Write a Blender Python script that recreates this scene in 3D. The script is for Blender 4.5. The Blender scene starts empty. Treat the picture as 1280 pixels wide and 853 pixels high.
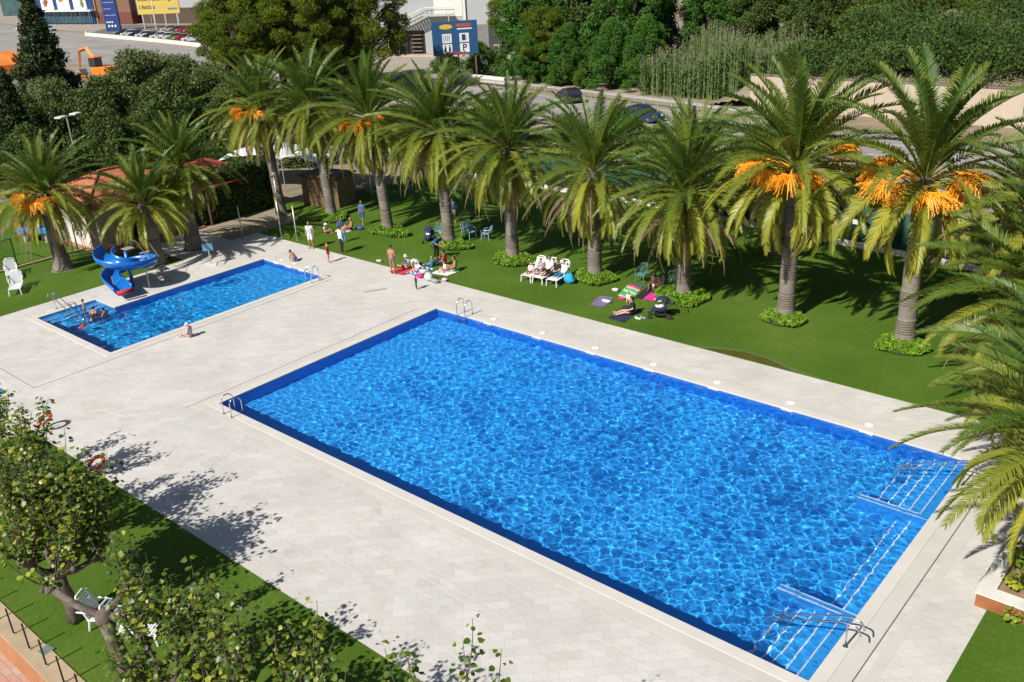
import bpy, bmesh, math, random
import numpy as np
from mathutils import Matrix, Vector
S = bpy.context.scene
COL = S.collection
R_ = math.radians
# ---------------------------------------------------------------- camera, sky, sun, exposure
cam = bpy.data.cameras.new('camera'); camo = bpy.data.objects.new('camera', cam); COL.objects.link(camo); S.camera = camo
cam.sensor_width = 36; cam.lens = 1160.64/1280*36; cam.clip_start = .5; cam.clip_end = 3000
_R = [[0.7585982, 0.2254562, -0.6113088], [0.6497438, -0.3317429, 0.6839441], [-0.0485979, -0.9160328, -0.3981483]]
camo.matrix_world = Matrix(((_R[0][0], -_R[0][1], -_R[0][2], 31.38312), (_R[1][0], -_R[1][1], -_R[1][2], -17.15858),
                            (_R[2][0], -_R[2][1], -_R[2][2], 16.69784), (0, 0, 0, 1)))
SUN_EL, SUN_AZ = R_(44), R_(87)          # elevation; compass direction the shadows point to (from +x)
W = bpy.data.worlds.new('World'); S.world = W; W.use_nodes = True
_nt = W.node_tree; _sky = _nt.nodes.new('ShaderNodeTexSky'); _sky.sky_type = 'NISHITA'; _sky.sun_disc = False
_sky.sun_elevation = SUN_EL; _sky.sun_rotation = R_(183)
_nt.nodes['Background'].inputs[1].default_value = .055
_nt.links.new(_sky.outputs[0], _nt.nodes['Background'].inputs[0])
sl = bpy.data.lights.new('sun', 'SUN'); sl.energy = 5.0; sl.angle = R_(.5); sl.color = (1, .95, .87)
so = bpy.data.objects.new('sun', sl); COL.objects.link(so)
so.rotation_euler = Vector((math.cos(SUN_AZ)*math.cos(SUN_EL), math.sin(SUN_AZ)*math.cos(SUN_EL), -math.sin(SUN_EL))).to_track_quat('-Z', 'Y').to_euler()
sl.cycles.is_caustics_light = True
S.cycles.caustics_refractive = True
S.cycles.max_bounces = 8; S.cycles.transparent_max_bounces = 8
S.view_settings.view_transform = 'Standard'; S.view_settings.look = 'None'; S.view_settings.exposure = 0.32; S.view_settings.gamma = 1
# ---------------------------------------------------------------- materials
MATS = {}
def pm(name, c1, c2=None, scale=8., rough=.8, metal=0., bump=0., attr=None, trans=0., spec=.5, detail=4., coat=0.):
    """procedural material: noise between two surface colours (or a per-leaf tint attribute), optional bump"""
    if name in MATS: return MATS[name]
    m = bpy.data.materials.new(name); m.use_nodes = True; n = m.node_tree; P = n.nodes['Principled BSDF']
    P.inputs['Roughness'].default_value = rough; P.inputs['Metallic'].default_value = metal
    P.inputs['Specular IOR Level'].default_value = spec; P.inputs['Coat Weight'].default_value = coat
    c2 = c2 or tuple(min(1, v*.82) for v in c1)
    tc = n.nodes.new('ShaderNodeTexCoord'); nz = n.nodes.new('ShaderNodeTexNoise')
    nz.inputs['Scale'].default_value = scale; nz.inputs['Detail'].default_value = detail
    n.links.new(tc.outputs['Object'], nz.inputs['Vector'])
    mx = n.nodes.new('ShaderNodeMix'); mx.data_type = 'RGBA'
    mx.inputs['A'].default_value = (*c1, 1); mx.inputs['B'].default_value = (*c2, 1)
    if attr:
        at = n.nodes.new('ShaderNodeAttribute'); at.attribute_name = attr
        n.links.new(at.outputs['Fac'], mx.inputs['Factor'])
    else:
        mr = n.nodes.new('ShaderNodeMapRange'); mr.inputs['From Min'].default_value = .3; mr.inputs['From Max'].default_value = .7
        n.links.new(nz.outputs['Fac'], mr.inputs['Value']); n.links.new(mr.outputs[0], mx.inputs['Factor'])
    n.links.new(mx.outputs['Result'], P.inputs['Base Color'])
    if bump:
        b = n.nodes.new('ShaderNodeBump'); b.inputs['Strength'].default_value = bump; b.inputs['Distance'].default_value = .02
        n.links.new(nz.outputs['Fac'], b.inputs['Height']); n.links.new(b.outputs[0], P.inputs['Normal'])
    if trans:
        tr = n.nodes.new('ShaderNodeBsdfTranslucent'); n.links.new(mx.outputs['Result'], tr.inputs['Color'])
        ms = n.nodes.new('ShaderNodeMixShader'); ms.inputs[0].default_value = trans
        n.links.new(P.outputs[0], ms.inputs[1]); n.links.new(tr.outputs[0], ms.inputs[2])
        n.links.new(ms.outputs[0], n.nodes['Material Output'].inputs[0])
    MATS[name] = m; return m
# ---------------------------------------------------------------- object helpers
def link(name, me, mat=None, parent=None, loc=None, smooth=False):
    if mat is not None and not me.materials: me.materials.append(mat)
    if smooth and len(me.polygons): me.polygons.foreach_set('use_smooth', np.ones(len(me.polygons), bool))
    o = bpy.data.objects.new(name, me); COL.objects.link(o)
    if parent: o.parent = parent
    if loc is not None: o.location = loc
    return o
def tag(o, label=None, cat=None, group=None, kind=None):
    if label: o['label'] = label
    if cat: o['category'] = cat
    if group: o['group'] = group
    if kind: o['kind'] = kind
    return o
def empty(name, loc, rz=0., label=None, cat=None, group=None, sc=1.):
    o = bpy.data.objects.new(name, None); COL.objects.link(o); o.empty_display_size = .3
    o.location = loc; o.rotation_euler = (0, 0, rz); o.scale = (sc, sc, sc); return tag(o, label, cat, group)
def dup(root, loc, rz=0., label=None, group=None, sc=None, mats=None):
    """copy of a thing with copies of its parts and sub-parts (mesh data shared)"""
    def rec(o, parent):
        c = o.copy(); COL.objects.link(c)
        if parent: c.parent = parent
        if mats and o.type == 'MESH' and stem(o.name) in mats:
            c.data = recol(o.data, mats[stem(o.name)])
        for ch in KIDS.get(o.name, []): rec(ch, c)
        return c
    r = rec(root, None); r.location = loc; r.rotation_euler = (root.rotation_euler[0], root.rotation_euler[1], rz)
    if sc: r.scale = (sc, sc, sc)
    if label: r['label'] = label
    if group: r['group'] = group
    return r
KIDS = {}
def note_kids(root):
    def rec(o):
        ch = [k for k in COL.objects if k.parent == o]; KIDS[o.name] = ch
        for k in ch: rec(k)
    rec(root)
def stem(n): return n.split('.')[0]
_RC = {}
def recol(me, mat):
    k = (me.name, mat.name)
    if k not in _RC:
        c = me.copy(); c.materials.clear(); c.materials.append(mat); _RC[k] = c
    return _RC[k]
def npmesh(name, V, quads=None, tris=None, fattr=None):
    me = bpy.data.meshes.new(name); V = np.asarray(V, np.float32)
    q = np.zeros((0, 4), np.int32) if quads is None else np.asarray(quads, np.int32)
    t = np.zeros((0, 3), np.int32) if tris is None else np.asarray(tris, np.int32)
    me.vertices.add(len(V)); me.vertices.foreach_set('co', V.ravel())
    me.loops.add(q.size+t.size); me.loops.foreach_set('vertex_index', np.concatenate([q.ravel(), t.ravel()]))
    me.polygons.add(len(q)+len(t))
    me.polygons.foreach_set('loop_start', np.concatenate([np.arange(len(q))*4, q.size+np.arange(len(t))*3]).astype(np.int32))
    if fattr is not None:
        a = me.attributes.new('tint', 'FLOAT', 'FACE'); a.data.foreach_set('value', np.asarray(fattr, np.float32))
    me.update(calc_edges=True); return me
class MB:
    """collects simple shapes into one mesh"""
    def __init__(s): s.v = []; s.f = []
    def add(s, vs, fs):
        b = len(s.v); s.v += [tuple(v) for v in vs]; s.f += [tuple(i+b for i in f) for f in fs]; return s
    def box(s, x0, y0, z0, x1, y1, z1, rz=0, o=(0, 0)):
        v = [(a, b, c) for c in (z0, z1) for b in (y0, y1) for a in (x0, x1)]
        if rz:
            cs, sn = math.cos(rz), math.sin(rz); v = [(o[0]+(a-o[0])*cs-(b-o[1])*sn, o[1]+(a-o[0])*sn+(b-o[1])*cs, c) for a, b, c in v]
        return s.add(v, [(0, 2, 3, 1), (4, 5, 7, 6), (0, 1, 5, 4), (2, 6, 7, 3), (0, 4, 6, 2), (1, 3, 7, 5)])
    def tube(s, pts, r, n=8, cap=True):
        pts = [Vector(p) for p in pts]; rr = r if hasattr(r, '__len__') else [r]*len(pts)
        vs = []; fs = []; up = None
        for i, p in enumerate(pts):
            d = (pts[min(i+1, len(pts)-1)]-pts[max(i-1, 0)])
            if d.length < 1e-9: d = Vector((0, 0, 1))
            d.normalize()
            if up is None: up = Vector((0, 0, 1)) if abs(d.z) < .9 else Vector((1, 0, 0))
            a = d.cross(up); a.normalize(); b = a.cross(d); up = b
            for k in range(n):
                t = 2*math.pi*k/n; vs.append(p+a*(math.cos(t)*rr[i])+b*(math.sin(t)*rr[i]))
        for i in range(len(pts)-1):
            for k in range(n):
                k2 = (k+1) % n; fs.append((i*n+k, i*n+k2, (i+1)*n+k2, (i+1)*n+k))
        if cap: fs.append(tuple(range(n))[::-1]); fs.append(tuple((len(pts)-1)*n+k for k in range(n)))
        return s.add(vs, fs)
    def ell(s, c, r, n=12, m=8, sq=1.):
        vs = []; fs = []
        for i in range(m+1):
            ph = math.pi*i/m
            for k in range(n):
                t = 2*math.pi*k/n; vs.append((c[0]+r[0]*math.sin(ph)*math.cos(t), c[1]+r[1]*math.sin(ph)*math.sin(t), c[2]+r[2]*math.cos(ph)))
        for i in range(m):
            for k in range(n):
                k2 = (k+1) % n; fs.append((i*n+k, (i+1)*n+k, (i+1)*n+k2, i*n+k2))
        return s.add(vs, fs)
    def cap(s, a, b, ra, rb, n=10):
        """tapered limb with round ends"""
        a = Vector(a); b = Vector(b); d = (b-a)
        L = d.length
        if L < 1e-6: return s.ell(a, (ra, ra, ra))
        d /= L; pts = []; rr = []
        for k in range(4): t = k/4*math.pi/2; pts.append(a-d*ra*math.cos(t)); rr.append(max(ra*math.sin(t), .0005))
        for k in range(4): t = (k+1)/4*math.pi/2; pts.append(b+d*rb*math.sin(t-math.pi/8)*1.0); rr.append(max(rb*math.cos(t-math.pi/8), .0005))
        pts.insert(4, a); rr.insert(4, ra); pts.insert(5, b); rr.insert(5, rb)
        pts = pts[:4]+[a, b]+[b+d*rb*math.sin(t) for t in (.4, .8, 1.2, 1.55)]; rr = rr[:4]+[ra, rb]+[max(rb*math.cos(t), .0005) for t in (.4, .8, 1.2, 1.55)]
        return s.tube(pts, rr, n)
    def lathe(s, prof, c=(0, 0), n=24):
        vs = []; fs = []
        for r, z in prof:
            for k in range(n): t = 2*math.pi*k/n; vs.append((c[0]+r*math.cos(t), c[1]+r*math.sin(t), z))
        for i in range(len(prof)-1):
            for k in range(n): k2 = (k+1) % n; fs.append((i*n+k, i*n+k2, (i+1)*n+k2, (i+1)*n+k))
        fs.append(tuple(range(n))[::-1]); fs.append(tuple((len(prof)-1)*n+k for k in range(n)))
        return s.add(vs, fs)
    def prism(s, poly, a, b, axis='z'):
        n = len(poly)
        f = {'z': lambda p, h: (p[0], p[1], h), 'y': lambda p, h: (p[0], h, p[1]), 'x': lambda p, h: (h, p[0], p[1])}[axis]
        return s.add([f(p, a) for p in poly]+[f(p, b) for p in poly], [tuple(range(n))[::-1], tuple(range(n, 2*n))]+[(i, (i+1) % n, (i+1) % n+n, i+n) for i in range(n)])
    def mesh(s, name):
        me = bpy.data.meshes.new(name); me.from_pydata([tuple(map(float, v)) for v in s.v], [], s.f); me.update(); return me
    def build(s, name, mat, parent=None, smooth=False, bevel=0, loc=None, fixn=True):
        me = s.mesh(name)
        if fixn or bevel:
            bm = bmesh.new(); bm.from_mesh(me)
            if bevel: bmesh.ops.bevel(bm, geom=bm.edges[:], offset=bevel, segments=2, affect='EDGES', profile=.6)
            bmesh.ops.recalc_face_normals(bm, faces=bm.faces[:]); bm.to_mesh(me); bm.free()
        return link(name, me, mat, parent, loc, smooth)
def text_mesh(txt, size, name='lettering', bold=False):
    cu = bpy.data.curves.new(name, 'FONT'); cu.body = txt; cu.size = size; cu.extrude = .004; cu.align_x = 'CENTER'; cu.align_y = 'CENTER'
    if bold: cu.offset = size*.02
    o = bpy.data.objects.new(name, cu); COL.objects.link(o)
    dg = bpy.context.evaluated_depsgraph_get(); me = bpy.data.meshes.new_from_object(o.evaluated_get(dg)); bpy.data.objects.remove(o)
    return me
rng = np.random.RandomState(11); rnd = random.Random(5)
def remesh(mb, voxel, name, smooth_it=3):
    me = mb.mesh(name+'_src'); o = bpy.data.objects.new('tmp', me); COL.objects.link(o)
    m = o.modifiers.new('r', 'REMESH'); m.mode = 'VOXEL'; m.voxel_size = voxel; m.use_smooth_shade = True
    k = o.modifiers.new('s', 'SMOOTH'); k.iterations = smooth_it; k.factor = .5
    dg = bpy.context.evaluated_depsgraph_get(); r = bpy.data.meshes.new_from_object(o.evaluated_get(dg)); bpy.data.objects.remove(o)
    r.name = name; return r
# ---------------------------------------------------------------- ground, lawns, paving
def sheet(name, rect, z, holes, mat, kind='structure', skirt=0):
    xs = sorted({rect[0], rect[2]} | {v for h in holes for v in (h[0], h[2]) if rect[0] < v < rect[2]})
    ys = sorted({rect[1], rect[3]} | {v for h in holes for v in (h[1], h[3]) if rect[1] < v < rect[3]})
    mb = MB(); idx = {}
    def vi(x, y):
        if (x, y) not in idx: idx[(x, y)] = len(mb.v); mb.v.append((x, y, z))
        return idx[(x, y)]
    for i in range(len(xs)-1):
        for j in range(len(ys)-1):
            cx, cy = (xs[i]+xs[i+1])/2, (ys[j]+ys[j+1])/2
            if any(h[0] < cx < h[2] and h[1] < cy < h[3] for h in holes): continue
            mb.f.append((vi(xs[i], ys[j]), vi(xs[i+1], ys[j]), vi(xs[i+1], ys[j+1]), vi(xs[i], ys[j+1])))
    o = mb.build(name, mat, fixn=False); tag(o, kind=kind); return o
def polysheet(name, poly, z, mat, thick=0, kind='structure'):
    mb = MB()
    if thick: mb.prism(poly, z-thick, z)
    else: mb.add([(x, y, z) for x, y in poly], [tuple(range(len(poly)))])
    o = mb.build(name, mat, fixn=bool(thick)); tag(o, kind=kind); return o
def paving_mat():
    m = bpy.data.materials.new('stone_paving'); m.use_nodes = True; n = m.node_tree; L = n.links; P = n.nodes['Principled BSDF']; P.inputs['Roughness'].default_value = .75
    tc = n.nodes.new('ShaderNodeTexCoord'); mp = n.nodes.new('ShaderNodeMapping'); mp.inputs['Rotation'].default_value = (0, 0, R_(-44.5))
    L.new(tc.outputs['Object'], mp.inputs['Vector'])
    br = n.nodes.new('ShaderNodeTexBrick'); br.offset = .37; br.offset_frequency = 2; br.squash = 1
    for k, v in dict(Scale=1., **{'Brick Width': .64, 'Row Height': .31, 'Mortar Size': .006, 'Mortar Smooth': .3, 'Bias': 0.}).items(): br.inputs[k].default_value = v
    br.inputs['Color1'].default_value = (.565, .55, .52, 1); br.inputs['Color2'].default_value = (.515, .495, .46, 1); br.inputs['Mortar'].default_value = (.42, .40, .37, 1)
    L.new(mp.outputs[0], br.inputs['Vector'])
    nz = n.nodes.new('ShaderNodeTexNoise'); nz.inputs['Scale'].default_value = .35; nz.inputs['Detail'].default_value = 6; nz.inputs['Roughness'].default_value = .6
    L.new(tc.outputs['Object'], nz.inputs['Vector'])
    r1 = n.nodes.new('ShaderNodeMapRange'); r1.inputs['From Min'].default_value = .3; r1.inputs['From Max'].default_value = .75; r1.inputs['To Min'].default_value = 1.06; r1.inputs['To Max'].default_value = .86
    L.new(nz.outputs['Fac'], r1.inputs['Value'])
    st = n.nodes.new('ShaderNodeMapping'); st.inputs['Rotation'].default_value = (0, 0, R_(-44.5)); st.inputs['Scale'].default_value = (.7, 9, 1); L.new(tc.outputs['Object'], st.inputs['Vector'])
    n2 = n.nodes.new('ShaderNodeTexNoise'); n2.inputs['Scale'].default_value = 1.3; n2.inputs['Detail'].default_value = 5; L.new(st.outputs[0], n2.inputs['Vector'])
    r2 = n.nodes.new('ShaderNodeMapRange'); r2.inputs['From Min'].default_value = .3; r2.inputs['From Max'].default_value = .7; r2.inputs['To Min'].default_value = .93; r2.inputs['To Max'].default_value = 1.05
    L.new(n2.outputs['Fac'], r2.inputs['Value'])
    mu = n.nodes.new('ShaderNodeMath'); mu.operation = 'MULTIPLY'; L.new(r1.outputs[0], mu.inputs[0]); L.new(r2.outputs[0], mu.inputs[1])
    vm = n.nodes.new('ShaderNodeVectorMath'); vm.operation = 'SCALE'; L.new(br.outputs['Color'], vm.inputs[0]); L.new(mu.outputs[0], vm.inputs['Scale'])
    # brownish water stains
    n3 = n.nodes.new('ShaderNodeTexNoise'); n3.inputs['Scale'].default_value = .8; n3.inputs['Detail'].default_value = 7; n3.inputs['Distortion'].default_value = .6; L.new(tc.outputs['Object'], n3.inputs['Vector'])
    r3 = n.nodes.new('ShaderNodeMapRange'); r3.inputs['From Min'].default_value = .6; r3.inputs['From Max'].default_value = .78; r3.inputs['To Max'].default_value = .45; L.new(n3.outputs['Fac'], r3.inputs['Value'])
    mx = n.nodes.new('ShaderNodeMix'); mx.data_type = 'RGBA'; mx.inputs['B'].default_value = (.36, .29, .21, 1); L.new(r3.outputs[0], mx.inputs['Factor']); L.new(vm.outputs[0], mx.inputs['A'])
    L.new(mx.outputs['Result'], P.inputs['Base Color'])
    b = n.nodes.new('ShaderNodeBump'); b.inputs['Strength'].default_value = .25; b.inputs['Distance'].default_value = .004; L.new(br.outputs['Fac'], b.inputs['Height']); b.invert = True; L.new(b.outputs[0], P.inputs['Normal'])
    return m
def turf_mat(name, a, b, c):
    m = bpy.data.materials.new(name); m.use_nodes = True; n = m.node_tree; L = n.links; P = n.nodes['Principled BSDF']; P.inputs['Roughness'].default_value = .95; P.inputs['Specular IOR Level'].default_value = .15
    tc = n.nodes.new('ShaderNodeTexCoord')
    def nz(s, d):
        k = n.nodes.new('ShaderNodeTexNoise'); k.inputs['Scale'].default_value = s; k.inputs['Detail'].default_value = d; L.new(tc.outputs['Object'], k.inputs['Vector']); return k
    n1 = nz(.22, 9); n2 = nz(14, 6)
    r = n.nodes.new('ShaderNodeValToRGB'); r.color_ramp.elements[0].position = .32; r.color_ramp.elements[0].color = (*a, 1); r.color_ramp.elements[1].position = .7; r.color_ramp.elements[1].color = (*c, 1)
    e = r.color_ramp.elements.new(.5); e.color = (*b, 1)
    mm = n.nodes.new('ShaderNodeMath'); mm.operation = 'MULTIPLY_ADD'; mm.inputs[1].default_value = .45; L.new(n2.outputs['Fac'], mm.inputs[0])
    m2 = n.nodes.new('ShaderNodeMath'); m2.operation = 'MULTIPLY'; m2.inputs[1].default_value = .55; L.new(n1.outputs['Fac'], m2.inputs[0]); L.new(m2.outputs[0], mm.inputs[2])
    L.new(mm.outputs[0], r.inputs[0]); L.new(r.outputs[0], P.inputs['Base Color'])
    bp = n.nodes.new('ShaderNodeBump'); bp.inputs['Strength'].default_value = .7; bp.inputs['Distance'].default_value = .05
    n3 = nz(45, 4); L.new(n3.outputs['Fac'], bp.inputs['Height']); L.new(bp.outputs[0], P.inputs['Normal'])
    return m
PAVE = paving_mat()
TURF = turf_mat('turf', (.045, .098, .008), (.070, .138, .012), (.125, .190, .034))
COPE = pm('coping_stone', (.57, .55, .515), (.52, .50, .46), 1.2, .7)
EARTH = pm('dry_earth', (.30, .25, .18), (.2, .165, .11), .15, .95, bump=.4)
ASPH = pm('asphalt', (.30, .28, .255), (.22, .21, .195), .12, .95, detail=8)
FORE = pm('pale_forecourt', (.33, .29, .245), (.27, .235, .2), .2, .9)
MAIN = (0., 0., 25., 12.5); KID = (-14.4, -.02, -8.85, 12.45); ALC = (-16.45, -.02, -14.4, 3.1); TINY = (-18.4, -14.0, -8.6, -4.75)
POOLS = [MAIN, KID, ALC, TINY]
sheet('ground', (-900, -300, 700, 900), -.05, [MAIN, KID, ALC, TINY, (-4.2, -40, 27.5, -11.62)], EARTH)
sheet('pool_deck', (-18.4, -5.75, 27.55, 15.55), 0, POOLS+[(27.2, 5.7, 27.55, 15.55)], PAVE)
sheet('side_deck', (-18.4, -16, -4.2, -5.75), 0, [TINY], PAVE)
polysheet('terrace_paving', [(-24.6, 9.6), (-18.404, 9.6), (-18.404, 15.6), (-19.4, 15.6), (-19.4, 13.6), (-24.6, 13.6)], 0.0, PAVE)
polysheet('corner_deck', [(27.55, 5.7), (27.2, 5.7), (27.2, 5.2), (27.55, 5.2)], .004, PAVE)
def lawn(name, poly): return polysheet(name, poly, .022, TURF, .06)
lawn('north_lawn', [(-19.3, 15.55), (40, 15.55), (40, 31.9), (-1, 33.6), (-19.8, 33.6), (-24.0, 20.5), (-19.3, 19.0)])
lawn('south_lawn', [(-4.2, -11.0), (20.5, -11.0), (27, -11.0), (27, -9), (20.5, -5.75), (-4.2, -5.75)])
lawn('west_lawn', [(-18.4, -16), (-18.4, 9.6), (-24.2, 9.6), (-24.2, 7.2), (-36, 7.2), (-44, 7.2), (-44, -16)])
lawn('far_west_lawn', [(-24.6, 7.3), (-26.5, 12.6), (-36.5, 12.6), (-44, 12.6), (-44, 7.3)])
lawn('east_lawn', [(27.55, -20), (45, -20), (45, 5.2), (27.55, 5.2)])
# straight border courses beside the pools, slot drains
def ring(name, rc, w, z0, z1, mat, bevel=.012):
    x0, y0, x1, y1 = rc; mb = MB()
    mb.box(x0-w, y0-w, z0, x1+w, y0, z1).box(x0-w, y1, z0, x1+w, y1+w, z1).box(x0-w, y0+.0005, z0, x0, y1-.0005, z1).box(x1, y0+.0005, z0, x1+w, y1-.0005, z1)
    o = mb.build(name, mat, bevel=bevel); return tag(o, kind='structure')
ring('pool_coping', MAIN, .36, -.048, .018, COPE)
mb = MB()
x0, y0, x1, y1 = KID; a0, b0, a1, b1 = ALC; w = .34
mb.box(a0-w, y0-w, -.048, x1+w, y0, .018).box(x0-w, y1, -.048, x1+w, y1+w, .018).box(x1, y0+.0005, -.048, x1+w, y1-.0005, .018)
mb.box(a0-w, b0+.0005, -.048, a0, b1+w, .018).box(a0+.0005, b1, -.048, x0-.0005, b1+w, .018).box(x0-w, b1+w+.0005, -.048, x0, y1-.0005, .018)
tag(mb.build('pool_coping', COPE, bevel=.012), kind='structure')
ring('pool_coping', TINY, .4, -.048, .018, COPE)
BAND = pm('border_tiles', (.53, .51, .475), (.48, .46, .42), .9, .75)
DRAIN = pm('drain_dark', (.05, .045, .04), (.09, .08, .07), 5, .8)
mb = MB(); mb.box(-.78, -.78, .001, -.362, 13.28, .005).box(25.362, -5.7, .001, 25.8, 15.5, .005).box(-.361, -.78, .001, 25.361, -.362, .005).box(-.361, 12.862, .001, 25.361, 13.28, .005)
tag(mb.build('paving_border', BAND), kind='structure')
mb = MB(); mb.box(-18.4, -5.745, .001, 20.4, -5.45, .005).box(26.0, -5.7, .001, 26.26, 15.5, .006)
tag(mb.build('paving_border', BAND), kind='structure')
mb = MB(); mb.box(-.805, -1.0, .001, -.785, 12.0, .008).box(25.81, -5.7, .001, 25.835, 15.5, .009).box(-8.05, -3.9, .001, -8.03, 12.5, .007).box(-18, -3.92, .001, -8.05, -3.9, .007)
tag(mb.build('slot_drain', DRAIN), kind='structure')
# algae-stained puddle on the turf edge
pts = [(13.2, 15.58), (13.9, 15.95), (14.8, 16.2), (15.8, 16.15), (16.6, 15.9), (17.2, 15.62), (17.3, 15.58)]
polysheet('wet_turf_patch', pts, .029, pm('wet_turf', (.10, .085, .018), (.06, .07, .012), 2.5, .25))
polysheet('wet_turf_rim', [(12.8, 15.58), (13.6, 16.05), (14.8, 16.34), (15.9, 16.27), (16.9, 15.95), (17.9, 15.7), (19.0, 15.58)], .0255, pm('pale_wet_turf', (.075, .135, .035), (.10, .15, .06), 3, .5))
# ---------------------------------------------------------------- pools: basins, steps, water
def tile_mat(name, c1, c2, grout, ts=.04):
    m = bpy.data.materials.new(name); m.use_nodes = True; n = m.node_tree; L = n.links; P = n.nodes['Principled BSDF']; P.inputs['Roughness'].default_value = .5
    tc = n.nodes.new('ShaderNodeTexCoord'); nz = n.nodes.new('ShaderNodeTexNoise'); nz.inputs['Scale'].default_value = 1.2; nz.inputs['Detail'].default_value = 5; L.new(tc.outputs['Object'], nz.inputs['Vector'])
    wn = n.nodes.new('ShaderNodeTexVoronoi'); wn.inputs['Scale'].default_value = 25; wn.inputs['Randomness'].default_value = .0; L.new(tc.outputs['Object'], wn.inputs['Vector'])
    sx = n.nodes.new('ShaderNodeSeparateColor'); L.new(wn.outputs['Color'], sx.inputs[0])
    ad = n.nodes.new('ShaderNodeMath'); ad.operation = 'MULTIPLY_ADD'; ad.inputs[1].default_value = .5; L.new(sx.outputs[0], ad.inputs[0])
    m2 = n.nodes.new('ShaderNodeMath'); m2.operation = 'MULTIPLY'; m2.inputs[1].default_value = .5; L.new(nz.outputs['Fac'], m2.inputs[0]); L.new(m2.outputs[0], ad.inputs[2])
    mx = n.nodes.new('ShaderNodeMix'); mx.data_type = 'RGBA'; mx.inputs['A'].default_value = (*c1, 1); mx.inputs['B'].default_value = (*c2, 1)
    L.new(ad.outputs[0], mx.inputs['Factor']); L.new(mx.outputs['Result'], P.inputs['Base Color']); return m
BLUE = tile_mat('blue_mosaic', (.034, .42, .90), (.018, .31, .76), (.2, .4, .7))
BLUEW = tile_mat('deep_blue_mosaic', (.008, .26, .78), (.006, .19, .62), (.2, .4, .7))
KBLUE = tile_mat('turquoise_mosaic', (.02, .42, .84), (.01, .30, .68), (.2, .5, .7))
WSTR = pm('white_tile', (.8, .82, .82), (.7, .74, .76), 6, .4)
RECV = []
def basin(name, rc, depth, extra_open=None, fm=BLUE, wm=BLUEW):
    x0, y0, x1, y1 = rc; t = .2
    mb = MB(); mb.box(x0-t, y0-t, -depth-t, x1+t, y1+t, -depth); o = mb.build('pool_floor', fm); tag(o, kind='structure'); RECV.append(o)
    mb = MB()
    for s_ in (('w', x0-t, y0, x0, y1), ('e', x1, y0, x1+t, y1), ('s', x0-t, y0-t, x1+t, y0), ('n', x0-t, y1, x1+t, y1+t)):
        if extra_open and s_[0] == extra_open[0]:
            mb.box(s_[1], extra_open[2], -depth, s_[3], s_[4], -.05); continue
        mb.box(s_[1], s_[2], -depth, s_[3], s_[4], -.05)
    o = mb.build('pool_wall', wm); tag(o, kind='structure'); RECV.append(o)
basin('main', MAIN, 1.08)
basin('kids', KID, .95, ('w', 0, 3.1), KBLUE, BLUEW)
x0, y0, x1, y1 = ALC
mb = MB(); mb.box(x0-.2, y0-.2, -1.1, x1-.001, y1+.2, -.62); mb.box(x0-.2, y0, -.62, x0, y1, -.05).box(x0-.2, y0-.2, -.62, x1-.201, y0, -.05).box(x0-.2, y1, -.62, x1-.201, y1+.2, -.05)
mb.box(x0, y0, -.62, x0+.5, y1, -.22).box(x0+.5, y0, -.62, x0+.95, y1, -.38)
o = mb.build('pool_steps', KBLUE); tag(o, kind='structure'); RECV.append(o)
mb = MB(); mb.box(x0+.45, y0+.02, -.2195, x0+.5, y1-.02, -.214).box(x0+.9, y0+.02, -.3795, x0+.95, y1-.02, -.374)
o = mb.build('step_edge_tiles', WSTR); tag(o, kind='structure'); RECV.append(o)
basin('tiny', TINY, .6, None, KBLUE, KBLUE)
# main pool steps (two corner stairs and the bench between them)
mb = MB(); ws = MB()
def stair(ya, yb, inner):
    for k in range(6):
        xa = 25-.37*(k+1); z = -.18-.19*k
        mb.box(xa, ya, -1.35, 25-.37*k, yb, z)
        ws.box(xa+.004, ya+.01, z+.001, xa+.046, yb-.01, z+.006)
    ws.box(25-.37*6, inner-.03, -.175+.003, 24.6, inner+.03, -.165)
stair(.0, 2.9, 2.9); stair(8.7, 12.5, 8.7)
mb.box(24.45, 2.9, -1.35, 25, 8.7, -.55).box(24.05, 2.9, -1.35, 24.45, 8.7, -.95)
for ya, yb in ((2.9, 3.12), (8.48, 8.7)): mb.box(22.78, ya, -1.35, 25, yb, -.175)
ws.box(24.455, 3.14, -.549, 24.495, 8.46, -.544).box(24.055, 3.14, -.949, 24.095, 8.46, -.944)
for a, b in ((3.07, 3.12), (8.48, 8.53)): ws.box(22.79, a, -.174, 24.98, b, -.168)
o = mb.build('pool_steps', BLUE); tag(o, kind='structure'); RECV.append(o)
o = ws.build('step_edge_tiles', WSTR); tag(o, kind='structure'); RECV.append(o)
for o in RECV: o.cycles.is_caustics_receiver = True
WAT = bpy.data.materials.new('water'); WAT.use_nodes = True; n = WAT.node_tree; n.nodes.clear()
g_ = n.nodes.new('ShaderNodeBsdfGlass'); g_.inputs['IOR'].default_value = 1.33; g_.inputs['Roughness'].default_value = 0
o_ = n.nodes.new('ShaderNodeOutputMaterial'); n.links.new(g_.outputs[0], o_.inputs[0])
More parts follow.
